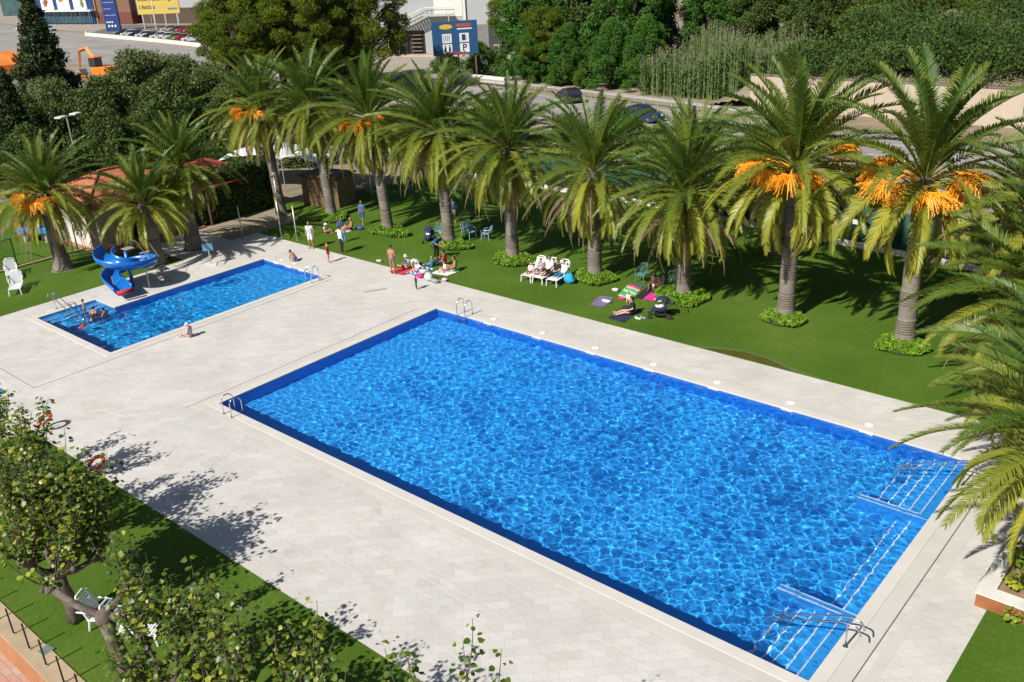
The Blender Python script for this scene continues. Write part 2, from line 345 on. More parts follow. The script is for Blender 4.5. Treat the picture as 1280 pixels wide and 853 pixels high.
def water(rc, amp, L0, L1, seed, step=.028, z=-.055, calm=None, drops=()):
    x0, y0, x1, y1 = rc; nx, ny = int((x1-x0)/step), int((y1-y0)/step)
    X, Y = np.meshgrid(np.linspace(x0, x1, nx+1), np.linspace(y0, y1, ny+1)); Z = np.zeros_like(X); Lf = np.zeros_like(X); r = np.random.RandomState(seed)
    for i in range(100):
        lam = math.exp(r.uniform(math.log(L0), math.log(L1))); k = 2*math.pi/lam; t = r.uniform(0, 2*math.pi)
        Z += amp*lam*lam**.35/10*np.sin(k*(X*math.cos(t)+Y*math.sin(t))+r.uniform(0, 6.28))
    for i in range(10):                                # patches of rougher and calmer water
        lam = r.uniform(3., 9.); k = 2*math.pi/lam; t = r.uniform(0, 2*math.pi); Lf += np.sin(k*(X*math.cos(t)+Y*math.sin(t))+r.uniform(0, 6.28))
    M = np.clip(1+.045*Lf, .8, 1.2)
    if calm is not None: M = M*calm(X, Y)
    Z = Z*M
    for (cx, cy, a) in drops:
        d = np.hypot(X-cx, Y-cy); Z += a*np.cos(d*14)*np.exp(-d*1.5)
    V = np.stack([X, Y, Z+z], -1).reshape(-1, 3); idx = np.arange((nx+1)*(ny+1)).reshape(ny+1, nx+1)
    q = np.stack([idx[:-1, :-1], idx[:-1, 1:], idx[1:, 1:], idx[1:, :-1]], -1).reshape(-1, 4)
    o = link('pool_water', npmesh('pool_water', V, q), WAT, smooth=True); tag(o, kind='structure'); o.cycles.is_caustics_caster = True; return o
water(MAIN, .026, .11, .74, 4, calm=lambda X, Y: .68+.32*np.clip((X-1)/9, 0, 1))
water(KID, .034, .18, .9, 9, calm=lambda X, Y: .35+.65*np.clip((9.5-Y)/6, 0, 1), drops=[(-13.6, 8.8, .03), (-10.2, 11.0, .01)])
water(ALC, .034, .18, .9, 19)
water(TINY, .02, .2, .9, 21, step=.05)
# ---------------------------------------------------------------- palms
FROND = pm('palm_leaf', (.070, .145, .022), (.48, .45, .055), rough=.40, attr='tint', trans=.34, spec=.4)
DEADF = pm('dead_palm_leaf', (.42, .29, .19), (.27, .18, .11), rough=.8, attr='tint', trans=.1)
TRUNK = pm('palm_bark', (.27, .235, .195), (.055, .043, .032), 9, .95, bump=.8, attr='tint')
FRUIT = pm('orange_fruit', (.95, .45, .02), (.78, .28, .012), 14, .55)
def frond_geo(az, el, L, droop, nl, tint, r, base, wilt=0., lw=.038, ll=.52, vee=.45):
    K = 26; t = np.linspace(0, 1, K); th = el-droop*t**1.15; bend = r.uniform(-.25, .25)
    azs = az+bend*t**2; T = np.stack([np.cos(azs)*np.cos(th), np.sin(azs)*np.cos(th), np.sin(th)], -1)
    P = np.array(base)+np.concatenate([[[0, 0, 0]], np.cumsum((T[1:]+T[:-1])/2*(L/(K-1)), 0)])
    tl = np.linspace(.10, .995, nl)+r.uniform(-.004, .004, nl); tl = np.clip(tl, 0, 1)
    ip = lambda A: np.stack([np.interp(tl, t, A[:, i]) for i in range(3)], -1)
    C = ip(P); D = ip(T); D /= np.linalg.norm(D, axis=1)[:, None]; azl = np.interp(tl, t, azs)
    Sd = np.stack([-np.sin(azl), np.cos(azl), 0*azl], -1); roll = r.uniform(-.5, .5); N = np.cross(D, Sd); N *= np.sign(N[:, 2:]+1e-6)
    Sd2 = Sd*math.cos(roll)+N*math.sin(roll); N2 = np.cross(D, Sd2); N2 *= np.sign((N2*N).sum(1))[:, None]
    ln = ll*np.clip(np.sin(np.pi*(.10+.84*tl))**.65, .12, 1); ln = np.where(tl < .2, ln*(.35+3*(tl-.1).clip(0)), ln)
    Vs = []; Q = []; Tr = []; b = 0; Z = np.array([0, 0, -1.])
    for sg in (-1, 1):
        a = R_(28)+R_(34)*tl; j = r.uniform(-.12, .12, (nl, 3))
        d1 = Sd2*sg*np.cos(a)[:, None]+D*np.sin(a)[:, None]+N2*vee+j+Z*wilt; d1 /= np.linalg.norm(d1, axis=1)[:, None]
        d2 = d1+Z*(.30+wilt*1.2); d2 /= np.linalg.norm(d2, axis=1)[:, None]
        l = (ln*r.uniform(.85, 1.12, nl))[:, None]; m = C+d1*l*.5; e = m+d2*l*.5; wv = D*lw/2
        Vs += [C-wv*.7, C+wv*.7, m+wv, m-wv, e]; i = np.arange(nl)
        Q.append(np.stack([b+i, b+nl+i, b+2*nl+i, b+3*nl+i], -1)); Tr.append(np.stack([b+3*nl+i, b+2*nl+i, b+4*nl+i], -1)); b += 5*nl
    V = np.concatenate(Vs)
    # rachis, three-sided
    w0 = np.linspace(.045, .008, K)[:, None]; S0 = np.stack([-np.sin(azs), np.cos(azs), 0*azs], -1); N0 = np.cross(T, S0)
    rv = np.concatenate([P+S0*w0, P-S0*w0, P+N0*w0*.9]); i = np.arange(K-1)
    q2 = np.concatenate([np.stack([b+a_*K+i, b+a_*K+i+1, b+c_*K+i+1, b+c_*K+i], -1) for a_, c_ in ((0, 1), (1, 2), (2, 0))])
    Q = np.concatenate(Q+[q2]); Tr = np.concatenate(Tr); V = np.concatenate([V, rv])
    tq = np.full(len(Q), tint)+np.concatenate([r.uniform(-.08, .08, 2*nl), np.full(len(q2), .25)]); tt = np.full(len(Tr), tint)+r.uniform(-.05, .15, 2*nl)
    return V, Q, Tr, tq, tt
def cat_geo(parts):
    Vs, Qs, Ts, A, B = [], [], [], [], []; b = 0
    for V, Q, T, a, c in parts:
        Vs.append(V); Qs.append(Q+b); Ts.append(T+b); A.append(a); B.append(c); b += len(V)
    return np.concatenate(Vs), np.concatenate(Qs), np.concatenate(Ts), np.clip(np.concatenate(A+B), 0, 1)
def crown_mesh(seed, n=95, L=4.2, nl=58, lw=.05, ll=.55, yellow=.7, low=-62, r0=.28, pw=.85):
    r = np.random.RandomState(seed); parts = []
    for i in range(n):
        u = (i+.5)/n; el = R_(86-(86-low)*u**pw)+r.uniform(-.1, .1); az = i*2.39996+r.uniform(-.25, .25)
        droop = R_(26+58*u**.6)+r.uniform(-.15, .22); l = L*(.80+.34*math.sin(math.pi*min(1, u*1.15+.12)))*r.uniform(.9, 1.1)
        tint = max(0, (u-.25)/.75)**1.1*yellow+r.uniform(-.08, .2); rb = r0*(.25+.75*min(1, u*1.6)); bz = .5-.95*u
        parts.append(frond_geo(az, el, l, droop, nl, tint, r, (rb*math.cos(az), rb*math.sin(az), bz), wilt=.12*u, lw=lw, ll=ll*r.uniform(.85, 1.1)))
    V, Q, T, a = cat_geo(parts); return npmesh('crown', V, Q, T, a)
def dead_mesh(seed, n=16, L=3., nl=44, low=-55, r0=.33):
    r = np.random.RandomState(seed); parts = []
    for i in range(n):
        az = r.uniform(0, 6.28); el = R_(r.uniform(-42, 5)); l = L*r.uniform(.75, 1.05)
        parts.append(frond_geo(az, el, l, R_(r.uniform(55, 85)), nl, r.uniform(.0, .6), r, (r0*math.cos(az), r0*math.sin(az), -.5-r.uniform(0, .3)), wilt=.9, lw=.035, ll=.33, vee=.0))
    V, Q, T, a = cat_geo(parts); return npmesh('dead_fronds', V, Q, T, a)
def trunk_mesh(h, r=.34, lean=(0, 0), seed=0):
    """tapering palm trunk with spiralling leaf scars and a swollen boot below the crown; crown centre at the top"""
    rg = np.random.RandomState(seed); n = 36; m = int(h/.055); V = []; A = []
    for j in range(m+1):
        z = h*j/m; u = j/m; fl = .55*math.exp(-z/.35)*r; top = max(0, 1-(h-z)/1.1); rr = r*(1.0-.12*u)+fl+.10*math.sin(min(1, top)*math.pi*.62)
        ox, oy = lean[0]*u**1.4, lean[1]*u**1.4
        for k in range(n):
            row = z/.115; ph = (k/n*13+.5*(int(row) % 2)) % 1.0; fr = row % 1.0
            lip = (1-fr)*(.6+.4*math.sin(ph*math.pi))*.055*(1+1.3*top); rad = rr+lip+rg.uniform(-.006, .006)
            t = 2*math.pi*k/n; V.append((ox+rad*math.cos(t), oy+rad*math.sin(t), z)); 
    Q = []
    for j in range(m):
        for k in range(n):
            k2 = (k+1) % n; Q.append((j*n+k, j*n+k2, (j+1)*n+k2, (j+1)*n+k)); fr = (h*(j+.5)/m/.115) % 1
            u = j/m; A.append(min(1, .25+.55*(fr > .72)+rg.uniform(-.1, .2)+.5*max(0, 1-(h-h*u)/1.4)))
    V.append((lean[0], lean[1], h+.25)); T = [(m*n+k, m*n+(k+1) % n, len(V)-1) for k in range(n)]
    return npmesh('trunk', V, Q, T, A+[.9]*n)
def fruit_mesh(seed, size=1.):
    r = np.random.RandomState(seed); mb = MB(); c0 = Vector((0, 0, 0))
    e = Vector((.95*size, 0, .12*size)); mb.tube([c0, Vector((.5*size, 0, .28*size)), e], [.045, .04, .03], 5)
    for i in range(240):
        a = r.uniform(-1.5, 1.5); s_ = r.uniform(.25, .85)*size; st = e+Vector((r.uniform(-.25, .05), 0, r.uniform(-.05, .06)))
        p1 = st+Vector((math.cos(a)*s_*.5, math.sin(a)*s_*.55, r.uniform(-.02, .1))); p2 = p1+Vector((math.cos(a)*s_*.35, math.sin(a)*s_*.45, -s_*r.uniform(.1, .6)))
        mb.tube([st, p1, (p1+p2)/2+Vector((.02, 0, .02)), p2], [.008, .014, .018, .009], 3, cap=False)
        for k in range(5):
            q = p1.lerp(p2, r.uniform(0, 1))+Vector(r.uniform(-.035, .035, 3).tolist()); d = .022
            mb.add([(q.x-d, q.y, q.z), (q.x+d, q.y, q.z), (q.x, q.y-d, q.z), (q.x, q.y+d, q.z), (q.x, q.y, q.z-d), (q.x, q.y, q.z+d)], [(0, 2, 5), (2, 1, 5), (1, 3, 5), (3, 0, 5), (2, 0, 4), (1, 2, 4), (3, 1, 4), (0, 3, 4)])
    return mb.mesh('fruit_cluster')
CROWN = {'a': crown_mesh(1, 108, L=4.4, lw=.082, ll=.60), 'b': crown_mesh(2, 112, L=4.4, lw=.082, ll=.60, yellow=.5), 'c': crown_mesh(3, 104, L=4.4, lw=.082, ll=.60, yellow=.75), 'd': crown_mesh(4, 78, L=3.9, yellow=.9, lw=.07, ll=.5, low=-25),
         'e': crown_mesh(6, 72, L=4.9, nl=84, lw=.072, ll=.62, yellow=1.0, low=-50, pw=1.25), 'a2': crown_mesh(31, 96, L=4.6, lw=.08, ll=.60, low=-70), 'b2': crown_mesh(32, 118, L=4.2, lw=.084, ll=.58, yellow=.85, low=-60, pw=.95), 'c2': crown_mesh(33, 88, L=4.7, lw=.08, ll=.60, yellow=.8, pw=1.0), 'e2': crown_mesh(34, 80, L=4.7, nl=84, lw=.074, ll=.62, yellow=.9, low=-55, pw=1.1),
         'g': crown_mesh(9, 84, L=4.6, nl=110, lw=.054, ll=.64, yellow=.8, low=-22), 'f': crown_mesh(8, 105, L=4.6, nl=110, lw=.054, ll=.64, yellow=.7, low=-45)}
DEAD = [dead_mesh(11, 24, 4.4), dead_mesh(12, 32, 4.4), dead_mesh(13, 7, 3.4)]
FRU = [fruit_mesh(21, 1.15), fruit_mesh(22, 1.3)]
ROW = 'palms in the long row beside the pool'
def palm(x, y, h, crown, sc, label, group=ROW, dead=0, lean=(0, 0), fruit=(), r=.34, rz=None, seed=0):
    o = empty('palm_tree', (x, y, 0), 0, label, 'palm tree', group)
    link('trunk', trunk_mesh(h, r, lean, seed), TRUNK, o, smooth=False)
    az = rnd.uniform(0, 6.28) if rz is None else rz
    c = link('crown', CROWN[crown], FROND, o, (lean[0], lean[1], h)); c.rotation_euler = (rnd.uniform(-.13, .13), rnd.uniform(-.13, .13), az); c.scale = (sc,)*3
    if dead is not None:
        d = link('dead_fronds', DEAD[dead], DEADF, o, (lean[0], lean[1], h)); d.rotation_euler = (0, 0, az*2); d.scale = (sc,)*3
    for i, (fa, fz, fs) in enumerate(fruit):
        f = link('fruit_cluster', FRU[i % 2], FRUIT, o, (lean[0]+.3*math.cos(fa), lean[1]+.3*math.sin(fa), h+fz)); f.rotation_euler = (0, 0, fa); f.scale = (fs,)*3
    return o
F = lambda *a: a
# azimuth towards the camera is about -65 deg for the right-hand palms
palm(19.95, 20.5, 7.15, 'e', .95, 'tall palm with big orange fruit sprays, the rightmost whose whole trunk shows', dead=2, r=.36, fruit=F((R_(-150), .1, 1.2), (R_(-120), -.1, 1.2), (R_(-95), -.25, 1.15), (R_(-70), -.35, 1.1), (R_(-45), -.4, 1.05), (R_(-15), .1, 1.1), (R_(15), .15, 1.0), (R_(175), .3, 1.1)), seed=1, rz=.6)
palm(14.6, 20.5, 7.0, 'e2', .96, 'tall fruiting palm with a straight pale trunk, second from the right', dead=2, r=.35, fruit=F((R_(-165), .1, 1.1), (R_(-140), .0, 1.1), (R_(-110), -.1, 1.05), (R_(-75), -.2, 1.1), (R_(-50), -.1, 1.0), (R_(20), .9, 1.1), (R_(45), .7, .9)), seed=2, rz=2.1)
palm(9.2, 20.5, 5.1, 'c', .88, 'green palm with broad drooping yellowish fronds behind the stroller and pink towel', dead=0, seed=3, r=.36)
palm(4.0, 20.3, 5.6, 'c2', .86, 'green palm with a split double-ridged trunk to the right of the white loungers', dead=1, seed=4, r=.34)
palm(-1.7, 20.3, 6.2, 'a', .88, 'green palm with hanging brown fronds just left of the people on white loungers', dead=1, seed=5, r=.33)
palm(-6.8, 20.4, 6.5, 'b2', .90, 'green palm standing behind the man in the red shirt', dead=0, lean=(-.5, .2), seed=6, r=.32)
palm(-12.1, 20.3, 6.9, 'c', .90, 'palm with a small orange fruit bunch, between boy in blue trousers and bikini woman', dead=0, lean=(-1.0, .2), fruit=F((R_(-100), -.2, .9), (R_(-60), -.1, .8), (R_(-20), .2, .7)), seed=7, r=.31)
palm(-17.8, 20.4, 7.3, 'a2', .88, 'palm next to the brown reed shed with trunk leaning left', dead=0, lean=(-1.0, .3), seed=8, r=.31)
palm(-21.9, 19.3, 6.9, 'c2', .84, 'palm with orange fruit at its crown in front of the white canopies', dead=1, lean=(-.9, .2), fruit=F((R_(-90), -.1, 1.), (R_(-50), 0, .9), (R_(-130), .1, .9)), seed=9, r=.3)
palm(25.3, 20.3, 5.9, 'e', .92, 'palm at the far right edge of the row, its crown cut by the picture edge', dead=None, seed=10, rz=3.3, fruit=F((R_(-170), -.1, .8),))
POOLP = 'palms round the children\'s pool'
palm(-20.0, 11.3, 5.0, 'c', .76, 'short palm standing against the white wall of the red-roofed house', POOLP, dead=1, seed=11, r=.42)
palm(-19.2, 8.3, 3.6, 'd', .84, 'short stout palm right behind the blue slide', POOLP, dead=None, seed=12, r=.42)
palm(-23.3, 4.6, 4.5, 'd', .90, 'dark-trunked palm with orange fruit on the lawn beside the table tennis table', POOLP, dead=1, seed=13, r=.42, fruit=F((R_(-80), -.1, .9), (R_(-50), -.3, .9), (R_(-110), .1, .8), (R_(-20), -.1, .8)))
BACKP = 'palms in the second row by the green fence'
palm(9.7, 29.2, 5.0, 'b', .85, 'second-row palm whose trunk shows just left of the tall fruiting palm', BACKP, dead=0, seed=14)
palm(22.3, 28.6, 4.2, 'b', .75, 'second-row palm hidden behind the right fruiting palm', BACKP, dead=0, seed=16)
palm(4.5, 29.5, 4.4, 'a', .8, 'second-row palm in deep shade near the green chairs', BACKP, dead=0, seed=17)
NEARP = 'large palms at the right picture edge'
palm(28.8, 6.2, 4.6, 'g', .82, 'near palm growing from the wooden planter, fronds over the pool handrail', NEARP, dead=2, seed=18, rz=1.0)
palm(27.75, 11.3, 4.3, 'f', .80, 'near palm in the far part of the planter, between the two other near palms', NEARP, dead=0, seed=20, rz=2.5)
palm(25.4, 17.2, 4.1, 'f', .90, 'near palm on the lawn corner with wide blue-green fronds', NEARP, dead=0, seed=19, rz=4.0)
# low green bedding round each palm foot
BED = pm('bedding_leaf', (.06, .17, .008), (.20, .34, .018), rough=.6, attr='tint', trans=.15)
def cards(P, U, Sd, h, w, tint):
    n = len(P); V = np.concatenate([P-U*h[:, None], P+Sd*w[:, None], P+U*h[:, None], P-Sd*w[:, None]]); i = np.arange(n)
    return V, np.stack([i, n+i, 2*n+i, 3*n+i], -1), tint
def rdirs(r, n, up=0.):
    v = r.normal(size=(n, 3)); v[:, 2] += up; return v/np.linalg.norm(v, axis=1)[:, None]
def leafmesh(name, P, r, size, aspect=.55, up=.3, tint=None, outward=None, flat=.0):
    n = len(P); U = rdirs(r, n, up); X = rdirs(r, n)
    if outward is not None: X = X*(1-flat)+np.cross(U, outward)*flat
    Sd = np.cross(U, X); Sd /= np.linalg.norm(Sd, axis=1)[:, None]+1e-9
    h = size*r.uniform(.6, 1.25, n); tint = r.uniform(0, 1, n) if tint is None else tint
    V, Q, t = cards(P, U, Sd, h, h*aspect, tint); return npmesh(name, V, Q, None, np.clip(t, 0, 1))
def bed(x, y, rx, ry, label, seed, hgt=.40):
    r = np.random.RandomState(seed); n = 3400; a = r.uniform(0, 6.28, n); q = r.uniform(.15, 1, n)**.6
    wob = 1+.12*np.sin(3*a+seed)+.08*np.sin(5*a)
    z = hgt*np.sqrt(np.clip(1-(q*.93)**2.5, 0, 1))*r.uniform(.55, 1.1, n)
    rx *= 1.12; ry *= 1.15; P = np.stack([rx*q*wob*np.cos(a), ry*q*wob*np.sin(a), z+.02], -1); tint = .35+.6*r.uniform(0, 1, n)
    me = leafmesh('leaves', P, r, .075, .65, .8, tint); o = empty('bedding_plant', (x, y, .02), 0, label, 'ground cover', 'green bedding rings at the palm feet')
    link('foliage', me, BED, o); m = MB(); m.lathe([(max(rx, ry)*.93, 0.0), (max(rx, ry)*.86, hgt*.42), (max(rx, ry)*.5, hgt*.6), (.05, hgt*.62)], n=20)
    s_ = m.build('dark_core', pm('bedding_shade', (.03, .07, .01), (.02, .05, .008), 9, .9), o, smooth=True); s_.scale = (rx/max(rx, ry), ry/max(rx, ry), 1)  # solid dark mound under the leaves, its colour stands in for shade between them
for i, (x, y, rx, ry, lb) in enumerate([(19.95, 20.35, .95, .85, 'neat round green bedding ring under the rightmost fruiting palm'), (14.6, 20.4, .9, .8, 'round green bedding ring under the fruiting palm with the pale straight trunk'),
        (9.3, 20.3, 1.25, 1.0, 'wide low green bedding beside the black stroller'), (4.1, 20.1, 1.05, .8, 'green bedding under the palm right of the white loungers'), (-1.5, 20.1, 1.2, .9, 'green bedding behind the people on the white loungers'),
        (-6.5, 20.2, 1.2, .8, 'green bedding behind the man in the red shirt'), (-11.7, 20.1, 1.35, .75, 'green bedding right of the boy in blue trousers'), (-17.4, 20.2, .9, .8, 'green bedding near the reed shed')]):
    bed(x, y, rx, ry, lb, 40+i)
# ---------------------------------------------------------------- leafy trees
BARK = pm('tree_bark', (.13, .10, .075), (.075, .06, .045), 12, .95, bump=.6)
def fol(name, a, b, tr=.15): return pm(name, a, b, rough=.65, attr='tint', trans=tr, spec=.3)
PINE = fol('pine_needles', (.040, .085, .006), (.19, .24, .012), .25); DARKG = fol('dark_foliage', (.028, .062, .014), (.11, .165, .034)); IVY = fol('ivy_leaf', (.025, .085, .012), (.085, .21, .022))
OLIVE = fol('grey_green_foliage', (.07, .105, .034), (.19, .23, .075)); CYP = fol('cypress_foliage', (.020, .045, .012), (.045, .075, .018)); SCR = fol('scrub_foliage', (.022, .058, .008), (.095, .15, .028)); HEDGE = fol('hedge_foliage', (.035, .10, .010), (.11, .21, .02))
CON = fol('dull_conifer_foliage', (.03, .055, .018), (.065, .09, .028))
def puffs_crown(seed, puffs, per, size, aspect=.5, up=.2):
    r = np.random.RandomState(seed); P = []; T = []
    for (c, rad) in puffs:
        n = int(per*rad[0]*rad[1]); d = rdirs(r, n, .35); q = r.uniform(.25, 1, n)**.45
        lump = 1+.26*np.sin(d[:, 0]*7+c[0]*3)*np.sin(d[:, 1]*6+c[1]*2)+.10*np.sin(d[:, 2]*9)
        p = np.array(c)+d*np.array(rad)*(q*lump)[:, None]; P.append(p); T.append(r.uniform(0, .55, n)+.35*r.uniform()+.1*q)
    P = np.concatenate(P); return leafmesh('crown', P, r, size, aspect, up, np.concatenate(T))
def tree_mesh(seed, h, R, npuff, kind):
    r = np.random.RandomState(seed); puffs = []; tb = MB(); base = {'cone': .08, 'pine': .2, 'mass': .0, 'round': .12}[kind]*h
    tr = .035*h*.55+.05; tb.tube([(0, 0, -.1), (.02*h, 0, h*.3), (-.01*h, .02*h, h*.6), (0, 0, h*.88)], [tr*1.3, tr, tr*.65, tr*.2], 9)
    for i in range(npuff):
        u = (i+.5)/npuff; a = i*2.4+r.uniform(-.4, .4)
        if kind == 'pine':
            zz = base+(h-base)*(.12+.80*u); rr = R*math.sqrt(max(.05, 1-((zz-base)/(h-base)-.35)**2/.48))*r.uniform(.35, 1); pr = R*r.uniform(.17, .31); c = (rr*math.cos(a), rr*math.sin(a), zz); rad = (pr, pr, pr*.62)
        elif kind == 'mass':
            zz = h*(.06+.86*u); rr = R*math.sqrt(max(.05, 1-u**2.4))*r.uniform(.3, 1.15); pr = R*r.uniform(.16, .36); c = (rr*math.cos(a), rr*math.sin(a), zz); rad = (pr, pr, pr*.9)
        elif kind == 'cone':
            zz = base+(h-base)*u*.97; rr = R*(1-u)**.8*r.uniform(.35, .8); pr = R*(.42*(1-u)+.12); c = (rr*math.cos(a), rr*math.sin(a), zz); rad = (pr, pr, pr*.7)
        else:
            zz = base+(h-base)*(.05+.82*u); rr = R*math.sqrt(max(.04, 1-((u-.4)/.75)**2))*r.uniform(.2, .85); pr = R*r.uniform(.28, .42); c = (rr*math.cos(a), rr*math.sin(a), zz); rad = (pr, pr, pr*.85)
        puffs.append((c, rad)); tb.tube([(0, 0, max(base*.6, zz*.72)), (c[0]*.5, c[1]*.5, zz-.15*R), c], [tr*.35, tr*.22, tr*.06], 5, cap=False)
    return puffs, tb.mesh('trunk')
TM = {}
for nm, (sd, h, R, npf, kd, per, sz, mat_) in dict(pine1=(1, 15, 5.2, 58, 'pine', 1000, .13, PINE), pine2=(2, 13, 4.6, 52, 'pine', 1000, .13, PINE), pine3=(3, 16, 4.8, 56, 'pine', 1000, .13, PINE), cone=(4, 13, 3.1, 40, 'cone', 600, .17, CON),
        round1=(5, 8, 4.4, 50, 'mass', 620, .13, OLIVE), round2=(6, 7, 3.8, 46, 'mass', 620, .135, DARKG), ivy1=(7, 13, 4.2, 64, 'mass', 560, .15, IVY), cyp=(8, 9, 1.9, 60, 'cone', 900, .16, CYP), small=(9, 4.5, 2.4, 30, 'mass', 700, .13, HEDGE), dark1=(10, 14, 4.8, 60, 'mass', 480, .17, DARKG)).items():
    pf, tm = tree_mesh(sd, h, R, npf, kd); TM[nm] = (puffs_crown(sd+50, pf, per, sz, .32 if kd == 'pine' else .5), tm, mat_)
def tree(kind, x, y, sc, label, cat, name, group=None, rz=None, z=0, sz=None):
    cm, tm, mt = TM[kind]; o = empty(name, (x, y, z), rnd.uniform(0, 6.28) if rz is None else rz, label, cat, group); o.scale = (sc, sc, sz or sc)
    link('trunk', tm, BARK, o); link('crown', cm, mt, o); return o
PG = 'pines between the road and the palms'
for k, x, y, s_, lb in [('pine1', -64, 46, .95, 'bright green pine at the left end of the big pine clump, beside the road bend'), ('pine2', -59, 42, .85, 'lower pine at the left foot of the pine clump, close above the palms'), ('pine3', -65, 52, 1.05, 'tall pine in the middle of the clump at the top edge'),
        ('pine1', -58, 50, .95, 'broad yellow-green pine in front of the clump above the palm row'), ('pine2', -56, 58, 1.15, 'darker pine at the right of the clump beside the outside staircase'), ('pine3', -68, 61, 1.0, 'pine at the back of the clump near the car park')]:
    tree(k, x, y, s_, lb, 'pine tree', 'pine_tree', PG)
tree('dark1', -62, 57, .95, 'dark leafy tree inside the pine clump', 'tree', 'broadleaf_tree')
tree('cone', -70, 26.2, 1.15, 'dull dark conifer rising in front of the orange machines', 'tree', 'conifer_tree')
tree('cyp', -47.6, 13.4, 1.05, 'dark cypress cut by the left picture edge', 'cypress', 'cypress_tree'); tree('cyp', -51.5, 12.0, 1.0, 'second dark cypress at the left picture edge, behind the first', 'cypress', 'cypress_tree')
GG = 'grey-green trees behind the red-roofed house'
for k, x, y, s_, lb in [('round1', -54, 28, 1.05, 'wide grey-green tree left of centre in the thicket behind the house'), ('round2', -50, 22, 1.0, 'dark bushy tree directly above the tiled roof'), ('round1', -47, 31, .9, 'grey-green tree at the right of the thicket beside the pines'), ('round2', -45, 26, 1.05, 'dark tree behind the palm at the white house'),
        ('round1', -60, 22, .8, 'pale green bushy tree below the orange machines'), ('round2', -52, 16, .9, 'dark bushy tree above the left lawn'), ('round2', -42, 18, .8, 'dark tree close behind the house roof'), ('round2', -40, 29, .95, 'dark tree behind the white canopies'), ('round1', -58, 34, .9, 'tall grey-green shrub tree at the edge of the road'),
        ('round2', -44, 12.5, .75, 'dark bush tree at the end of the far left lawn'), ('round2', -34, 31, .9, 'dark tree behind the canopy roofs'), ('small', -66, 31, 1.1, 'fresh green bush beside the rounded hedge above the road'), ('small', -72, 33, 1.0, 'round green bush with a pointed top by the road'), ('small', -56, 38, 1.2, 'green bush in front of the first pine')]:
    tree(k, x, y, s_, lb, 'tree', 'broadleaf_tree', GG)
IG = 'trees and ivy thickets across the road'
for k, x, y, s_, lb in [('pine1', -54, 84, .95, 'pine right of the blue parking sign at the top edge'), ('ivy1', -47, 78, 1.0, 'ivy-covered tree just right of the parking sign'), ('dark1', -43, 84, 1.1, 'dark tree in shadow in the middle of the ivy thicket'), ('ivy1', -35, 82, 1.15, 'bright green ivy-covered tree above the guard rail'), ('pine2', -44, 76, .7, 'small pine lit by the sun in the ivy thicket'),
        ('ivy1', -40, 92, 1.1, 'tall ivy-covered tree at the top edge'), ('pine3', -30, 96, .95, 'pine at the top edge above the reeds'), ('pine1', -19, 96, 1.0, 'pine behind the reeds'), ('pine2', -10, 98, .9, 'yellow-green pine at the top edge right of the reeds'), ('dark1', -14, 108, .9, 'dark tree behind the pines right of the reeds'), ('dark1', -50, 94, 1.1, 'dark tree at the back of the ivy thicket'),
        ('ivy1', -29, 90, .9, 'ivy-covered tree at the left edge of the reeds'), ('dark1', -32, 104, 1.1, 'dark tree at the top edge above the ivy'), ('pine2', -3, 106, .95, 'pine at the top edge beside the net fence')]:
    tree(k, x, y, s_, lb, 'tree', 'pine_tree' if k.startswith('pine') else 'broadleaf_tree', IG)
UG = 'low thickets at the foot of the trees across the road'
for k, x, y, s_, lb in [('ivy1', -45, 74.5, .5, 'ivy thicket behind the guard rail, leftmost one right of the white street pole'), ('ivy1', -39.5, 75, .55, 'low ivy mound in front of the dark gap'), ('ivy1', -33, 74.5, .6, 'ivy mound under the bright ivy-covered tree'), ('ivy1', -29, 75.5, .62, 'ivy mound against the left side of the reeds'),
        ('dark1', -24, 92, .8, 'dark thicket behind the reeds at the left'), ('dark1', -17, 91, .7, 'dark thicket behind the reeds at the right'), ('dark1', -38, 88, .9, 'dark thicket in the shade between two ivy trees'), ('dark1', -8, 90, .55, 'dark bushes below the yellow-green pine'), ('round1', -5, 84, .7, 'grey-green shrub on the hill right of the reeds'), ('round1', -9, 80, .6, 'grey-green shrub above the broken end of the wall'),
        ('dark1', 2, 112, .6, 'dark shrub on the hill beside the net fence'), ('round2', -2, 96, .8, 'dark shrub in the middle of the hill edge'), ('dark1', -58, 100, 1.0, 'dark tree behind the blue parking sign'), ('dark1', -24, 112, 1.1, 'dark tree at the top edge behind the reeds'), ('dark1', -38, 112, 1.1, 'dark tree at the very top edge behind the ivy'), ('dark1', -10, 120, .9, 'dark tree at the top edge left of the net fence')]:
    tree(k, x, y, s_, lb, 'tree' if s_ > .75 else 'bush', 'broadleaf_tree' if s_ > .75 else 'bush', UG)
HG = 'bushes along the far side of the road'
for x, y, s_, lb in [(-61, 76, .8, 'clipped green hedge bush under the left of the parking sign'), (-56, 77, .95, 'round green bush right of the parking sign posts'), (-40, 73, .55, 'small bush behind the guard rail below the ivy'), (-36, 73, .5, 'small yellow-green bush behind the guard rail'), (-52.5, 77.5, .7, 'green bush at the white street pole')]:
    tree('small', x, y, s_, lb, 'bush', 'bush', HG)
DG = 'shrubs in the shade between fence and road'
for i, (x, y, s_) in enumerate([(-28, 36, .8), (-20, 38, .85), (-12, 39, .8), (-4, 38.5, .75), (3, 38, .7), (11, 38, .65), (-24, 44, .8), (-12, 46, .7), (0, 46, .6)]):
    tree('round2', x, y, s_*.75, 'dark shrub between fence and road, '+['behind the white canopies', 'behind the fruiting palm left of the reed shed', 'behind the palm over the boy in blue trousers', 'behind the palm over the man in red', 'behind the palm over the white loungers', 'behind the palm over the stroller', 'near the road left of the palms over the shed', 'near the road above the bikini woman\'s palm', 'near the road below the black car'][i], 'shrub', 'shrub', DG)
